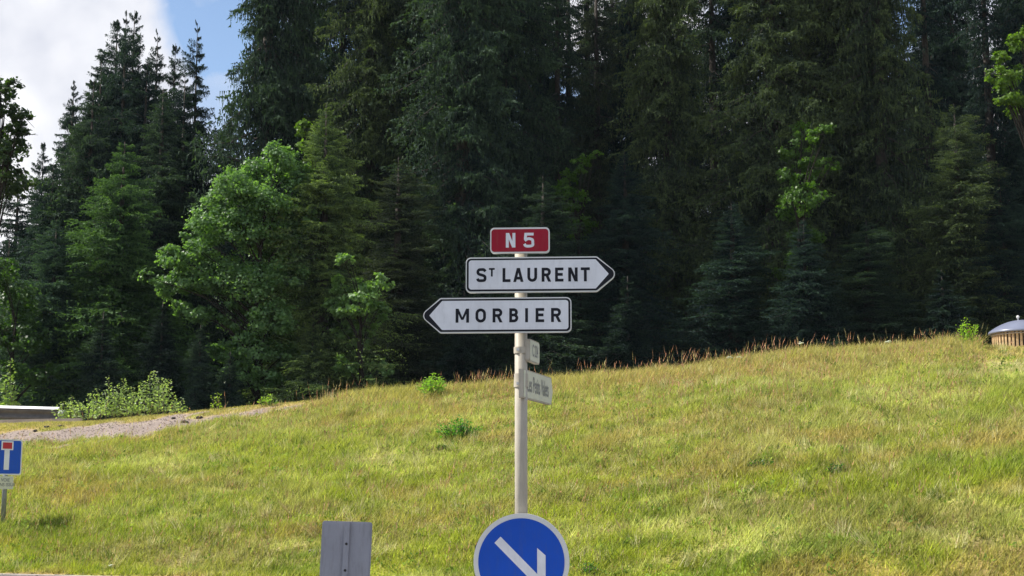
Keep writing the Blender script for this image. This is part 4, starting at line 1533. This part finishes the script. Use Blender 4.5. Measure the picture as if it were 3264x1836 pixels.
# two pale stones in the meadow
for px, py, w, lab in [(1000, 1760, .09, 'pale stone in the grass left of the grey sign back'), (2930, 1776, .13, 'flat pale stone in a small hollow at the lower right')]:
    best = None
    for Y in np.arange(21, 30, .1):
        c = P(px, py, Y)
        d = c[2] - ground_z(c[0], Y)
        if best is None or abs(d) < best[0]: best = (abs(d), c)
    c = best[1]
    bm = bmesh.new()
    bmesh.ops.create_icosphere(bm, subdivisions=2, radius=1.0)
    for v in bm.verts:
        k = 1 + .2 * math.sin(4 * v.co.x + px) * math.cos(5 * v.co.z)
        v.co = Vector((v.co.x * w * k, v.co.y * .07 * k, v.co.z * .05 * k))
    tag(link('stone', bm_mesh('stone', bm), M_stone, None, (c[0], c[1], c[2] + .0)), lab, 'stone')

# ------------------------------------------------------------------ grass


def build_grass():
    g = np.random.default_rng(21)
    n = 1250000
    t = g.uniform(-.47, .47, n)
    yy = np.sqrt(g.uniform(17 ** 2, 41 ** 2, n))
    x = t * yy
    y = yy
    Rd, zR = crest(x, y)
    y0 = road_edge(x)
    k = (y > y0 + .02) & (y < Rd + 1.0)
    x, y = x[k], y[k]
    z = terrain(x, y)
    px, py = proj(x, y, z)
    gm = gravel_mask(px, py, fbm(x, y, 1.3, 3, 5.0))
    cl = fbm(x, y, 2.6, 3, 44.0)
    keep = (gm < g.uniform(.05, 1.02, len(x))) & (g.random(len(x)) < .55 + .9 * (cl - .25)) & ((gm < .5) | (g.random(len(x)) < .42))
    x, y, z, px, py, cl, gm = [v[keep] for v in (x, y, z, px, py, cl, gm)]
    n = len(x)
    Rd, zR = crest(x, y)
    s = np.clip((y - road_edge(x)) / (Rd - road_edge(x)), 0, 1)
    patch = fbm(x, y, .5, 3, 61.0)
    h = (.055 + .12 * cl + .10 * (patch - .35)) * g.uniform(.5, 1.5, n)
    up = np.interp(px, [-300, 0, 150, 300, 500, 700, 900, 1080], [1400, 1387, 1371, 1357, 1341, 1320, 1297, 1277])
    strip = (px < 1080) & (py < up + 6)
    h = np.where(strip, h * .38, h)
    h = h * np.where(gm > .2, .45, 1)
    h = h * (1 - .35 * sstep(.0, .08, .08 - s))
    h = h * (1 + .55 * sstep(.88, .97, s) * (~strip)) * np.where((px > 3110) & (s > .75), .4, 1)
    h = np.clip(h, .03, .5)
    c = meadow_col(x, y)
    # each blade its own tone
    v = g.normal(1, .20, n)[:, None]
    c = c * np.clip(v, .45, 1.7)
    dry = g.random(n) < (.12 + .25 * patch * .5)
    c[dry] = c[dry] * .35 + np.array([.38, .35, .15]) * .65
    dk = g.random(n) < .10
    c[dk] *= np.array([.5, .62, .6])
    az = g.uniform(0, 6.283, n)
    lean = g.uniform(.2, 1.25, n) * h
    wind = .25 * h
    dx, dy = np.cos(az) * lean + wind, np.sin(az) * lean
    w = g.uniform(.005, .011, n)
    wa = g.uniform(0, 6.283, n)
    wx, wy = np.cos(wa) * w, np.sin(wa) * w
    A = np.stack([x - wx, y - wy, z - .01], 1)
    B = np.stack([x + wx, y + wy, z - .01], 1)
    C = np.stack([x + dx, y + dy, z + h], 1)
    V = np.stack([A, B, C], 1).reshape(-1, 3)
    me = fast_mesh('grass', V, np.arange(n * 3).reshape(n, 3), colors={'col': c})
    o = link('grass', me, M_blade)
    tag(o, 'short mixed green and straw coloured meadow grass on the bank', 'grass', kind='stuff')
    print('grass blades', n)

    # broad leaved herbs and straw tufts mixed into the sward
    def scatter(num, seed2):
        g2 = np.random.default_rng(seed2)
        t2 = g2.uniform(-.46, .46, num); y2 = np.sqrt(g2.uniform(19 ** 2, 37 ** 2, num)); x2 = t2 * y2
        R2, _ = crest(x2, y2)
        s2 = (y2 - road_edge(x2)) / (R2 - road_edge(x2))
        z2 = terrain(x2, y2)
        a2, b2 = proj(x2, y2, z2)
        ok = (s2 > .02) & (s2 < 1.0) & (gravel_mask(a2, b2, fbm(x2, y2, 1.3, 3, 5.0)) < .3)
        ok &= (a2 > 1050) | (b2 > np.interp(a2, [-300, 0, 300, 700, 1080], [1440, 1430, 1405, 1345, 1275]))
        ok &= g2.random(num) < .15 + 1.5 * sstep(.45, .68, fbm(x2, y2 * 1.8, .7, 3, 260.0 + seed2))
        return g2, x2[ok], y2[ok], z2[ok]
    g2, x2, y2, z2 = scatter(5200, 5)
    K = 10
    n2 = len(x2)
    cx = np.repeat(np.stack([x2, y2, z2], 1), K, 0)
    m2 = len(cx)
    az = g2.uniform(0, 6.283, m2); el = g2.uniform(.15, 1.2, m2); l = g2.uniform(.035, .09, m2)[:, None]
    d = np.stack([np.cos(az) * np.cos(el), np.sin(az) * np.cos(el), np.sin(el)], 1)
    sd = np.cross(d, g2.normal(0, 1, (m2, 3))); sd /= np.linalg.norm(sd, axis=1)[:, None]
    base = cx + d * .02 + np.array([0, 0, .05]) + g2.normal(0, .05, (m2, 3)) * np.array([1, 1, .5])
    V = np.stack([base, base + d * l * .5 + sd * l * .22, base + d * l, base + d * l * .5 - sd * l * .22], 1)
    shade = np.repeat(g2.uniform(0, 1, n2), K)[:, None]
    cc = np.array([.12, .21, .035]) * (1 - shade) + np.array([.32, .42, .06]) * shade
    cc = cc * g2.uniform(.7, 1.3, (m2, 1))
    tag(link('meadow_herbs', fast_mesh('meadow_herbs', V.reshape(-1, 3), np.arange(m2 * 4).reshape(-1, 4), colors={'col': cc}), M_blade),
        'low broad leaved herbs growing among the meadow grass', 'herbs', kind='stuff')
    g2, x2, y2, z2 = scatter(2400, 9)
    K = 26
    n2 = len(x2)
    cx = np.repeat(np.stack([x2, y2, z2], 1), K, 0)
    m2 = len(cx)
    az = g2.uniform(0, 6.283, m2); hh = np.repeat(g2.uniform(.14, .34, n2), K) * g2.uniform(.6, 1.1, m2)
    wdir = np.repeat(g2.normal(0, .45, n2), K)
    bx = cx + np.stack([g2.normal(0, .07, m2), g2.normal(0, .07, m2), np.zeros(m2)], 1)
    tip = bx + np.stack([np.cos(az) * hh * .35 + wdir * hh, np.sin(az) * hh * .35, hh], 1)
    wv = np.stack([np.cos(az + 1.3), np.sin(az + 1.3), np.zeros(m2)], 1) * g2.uniform(.004, .008, (m2, 1))
    V = np.stack([bx - wv, bx + wv, tip], 1)
    kind_ = np.repeat(g2.random(n2), K)[:, None]
    cc = np.where(kind_ < .45, np.array([.62, .58, .30]), np.where(kind_ < .7, np.array([.40, .30, .16]), np.array([.16, .23, .04]))) * g2.uniform(.7, 1.2, (m2, 1))
    tag(link('grass_tufts', fast_mesh('grass_tufts', V.reshape(-1, 3), np.arange(m2 * 3).reshape(-1, 3), colors={'col': cc}), M_blade),
        'taller straw, brown and dark green tufts of grass in the meadow', 'grass tufts', kind='stuff')

    # flowering stalks: thicker along the crest, reddish and straw
    m = 110000
    t = g.uniform(-.45, .45, m)
    yy = np.sqrt(g.uniform(19 ** 2, 40 ** 2, m))
    x, y = t * yy, yy
    Rd, _ = crest(x, y)
    s = (y - road_edge(x)) / (Rd - road_edge(x))
    z = terrain(x, y)
    px, py = proj(x, y, z)
    up = np.interp(px, [-300, 0, 150, 300, 500, 700, 900, 1080], [1400, 1387, 1371, 1357, 1341, 1320, 1297, 1277])
    gm = gravel_mask(px, py, fbm(x, y, 1.3, 3, 5.0))
    strip = (px < 1050) & (py < up + 6)
    pr = np.where(s > .90, .75 * sstep(.3, .7, fbm(x, y, 1.6, 3, 9.0)) + .2, .16 + .35 * sstep(.45, .7, fbm(x, y * 2, .4, 3, 140.0)) + .2 * sstep(.6, .9, s))
    k = ((px < 3140) | (g.random(m) < .15)) & ((s < .9) | (fbm(x, y, .9, 3, 77.0) > g.uniform(.30, .66, m))) & (s > .03) & (s < 1.06) & (gm < .3) & (g.random(m) < pr) & (~strip | (g.random(m) < .04))
    x, y, z, s = x[k], y[k], z[k], s[k]
    m = len(x)
    h = (.12 + .40 * g.random(m) ** 2.4) * np.where(s > .9, .55 + .9 * fbm(x, y, 1.2, 2, 33.0), .75)
    az = g.uniform(0, 6.283, m)
    lx, ly = np.cos(az) * .30 * h + .10 * h, np.sin(az) * .25 * h
    p0 = np.stack([x, y, z], 1); p1 = np.stack([x + lx, y + ly, z + h], 1)
    V, F, Cc = [], [], []
    side = np.stack([np.cos(az + .7), np.sin(az + .7), np.zeros(m)], 1)
    red = g.random(m) < np.where(s > .6, .58, .25)
    col = np.where(red[:, None], np.array([.50, .27, .165]), np.array([.42, .37, .17])) * g.uniform(.6, 1.3, (m, 1))
    tri = [np.stack([p0 - side * .0035, p0 + side * .0035, p1], 1)]
    cols = [col * .85]
    d = p1 - p0
    for j in range(3):     # seed head
        a = p0 + d * (0.72 + .09 * j)
        wv = (.008 + .006 * g.random((m, 1))) * (1 - .2 * j)
        off = np.stack([g.normal(0, 1, m), g.normal(0, 1, m), g.normal(0, .4, m)], 1)
        off /= np.linalg.norm(off, axis=1)[:, None]
        tri.append(np.stack([a, a + off * wv * 1.7 + d * .04, a + d * (.13 + .05 * j)], 1))
        cols.append(col)
    V = np.concatenate(tri).reshape(-1, 3)
    Cc = np.concatenate(cols)
    me = fast_mesh('seed_stalks', V, np.arange(len(V)).reshape(-1, 3), colors={'col': Cc})
    o = link('grass_stalks', me, M_blade)
    tag(o, 'reddish and straw coloured seed stalks standing above the grass', 'grass stalks', kind='stuff')


build_grass()

# ------------------------------------------------------------------ thin bluish volume added to lift the darks of the wood
bm = bmesh.new()
add_box(bm, (0, 0, 12), (3200, 3200, 100))
hz = link('veil_haze', bm_mesh('veil_haze', bm), None)
hm = bpy.data.materials.new('veil_haze')
hm.use_nodes = True
ht = hm.node_tree
ht.nodes.clear()
pv = N(ht, 'ShaderNodeVolumePrincipled', inp={'Density': 0.00011, 'Color': (0.72, 0.85, 1.0, 1)})
ho = N(ht, 'ShaderNodeOutputMaterial')
ht.links.new(pv.outputs[0], ho.inputs['Volume'])
hz.data.materials.append(hm)
tag(hz, kind='stuff')
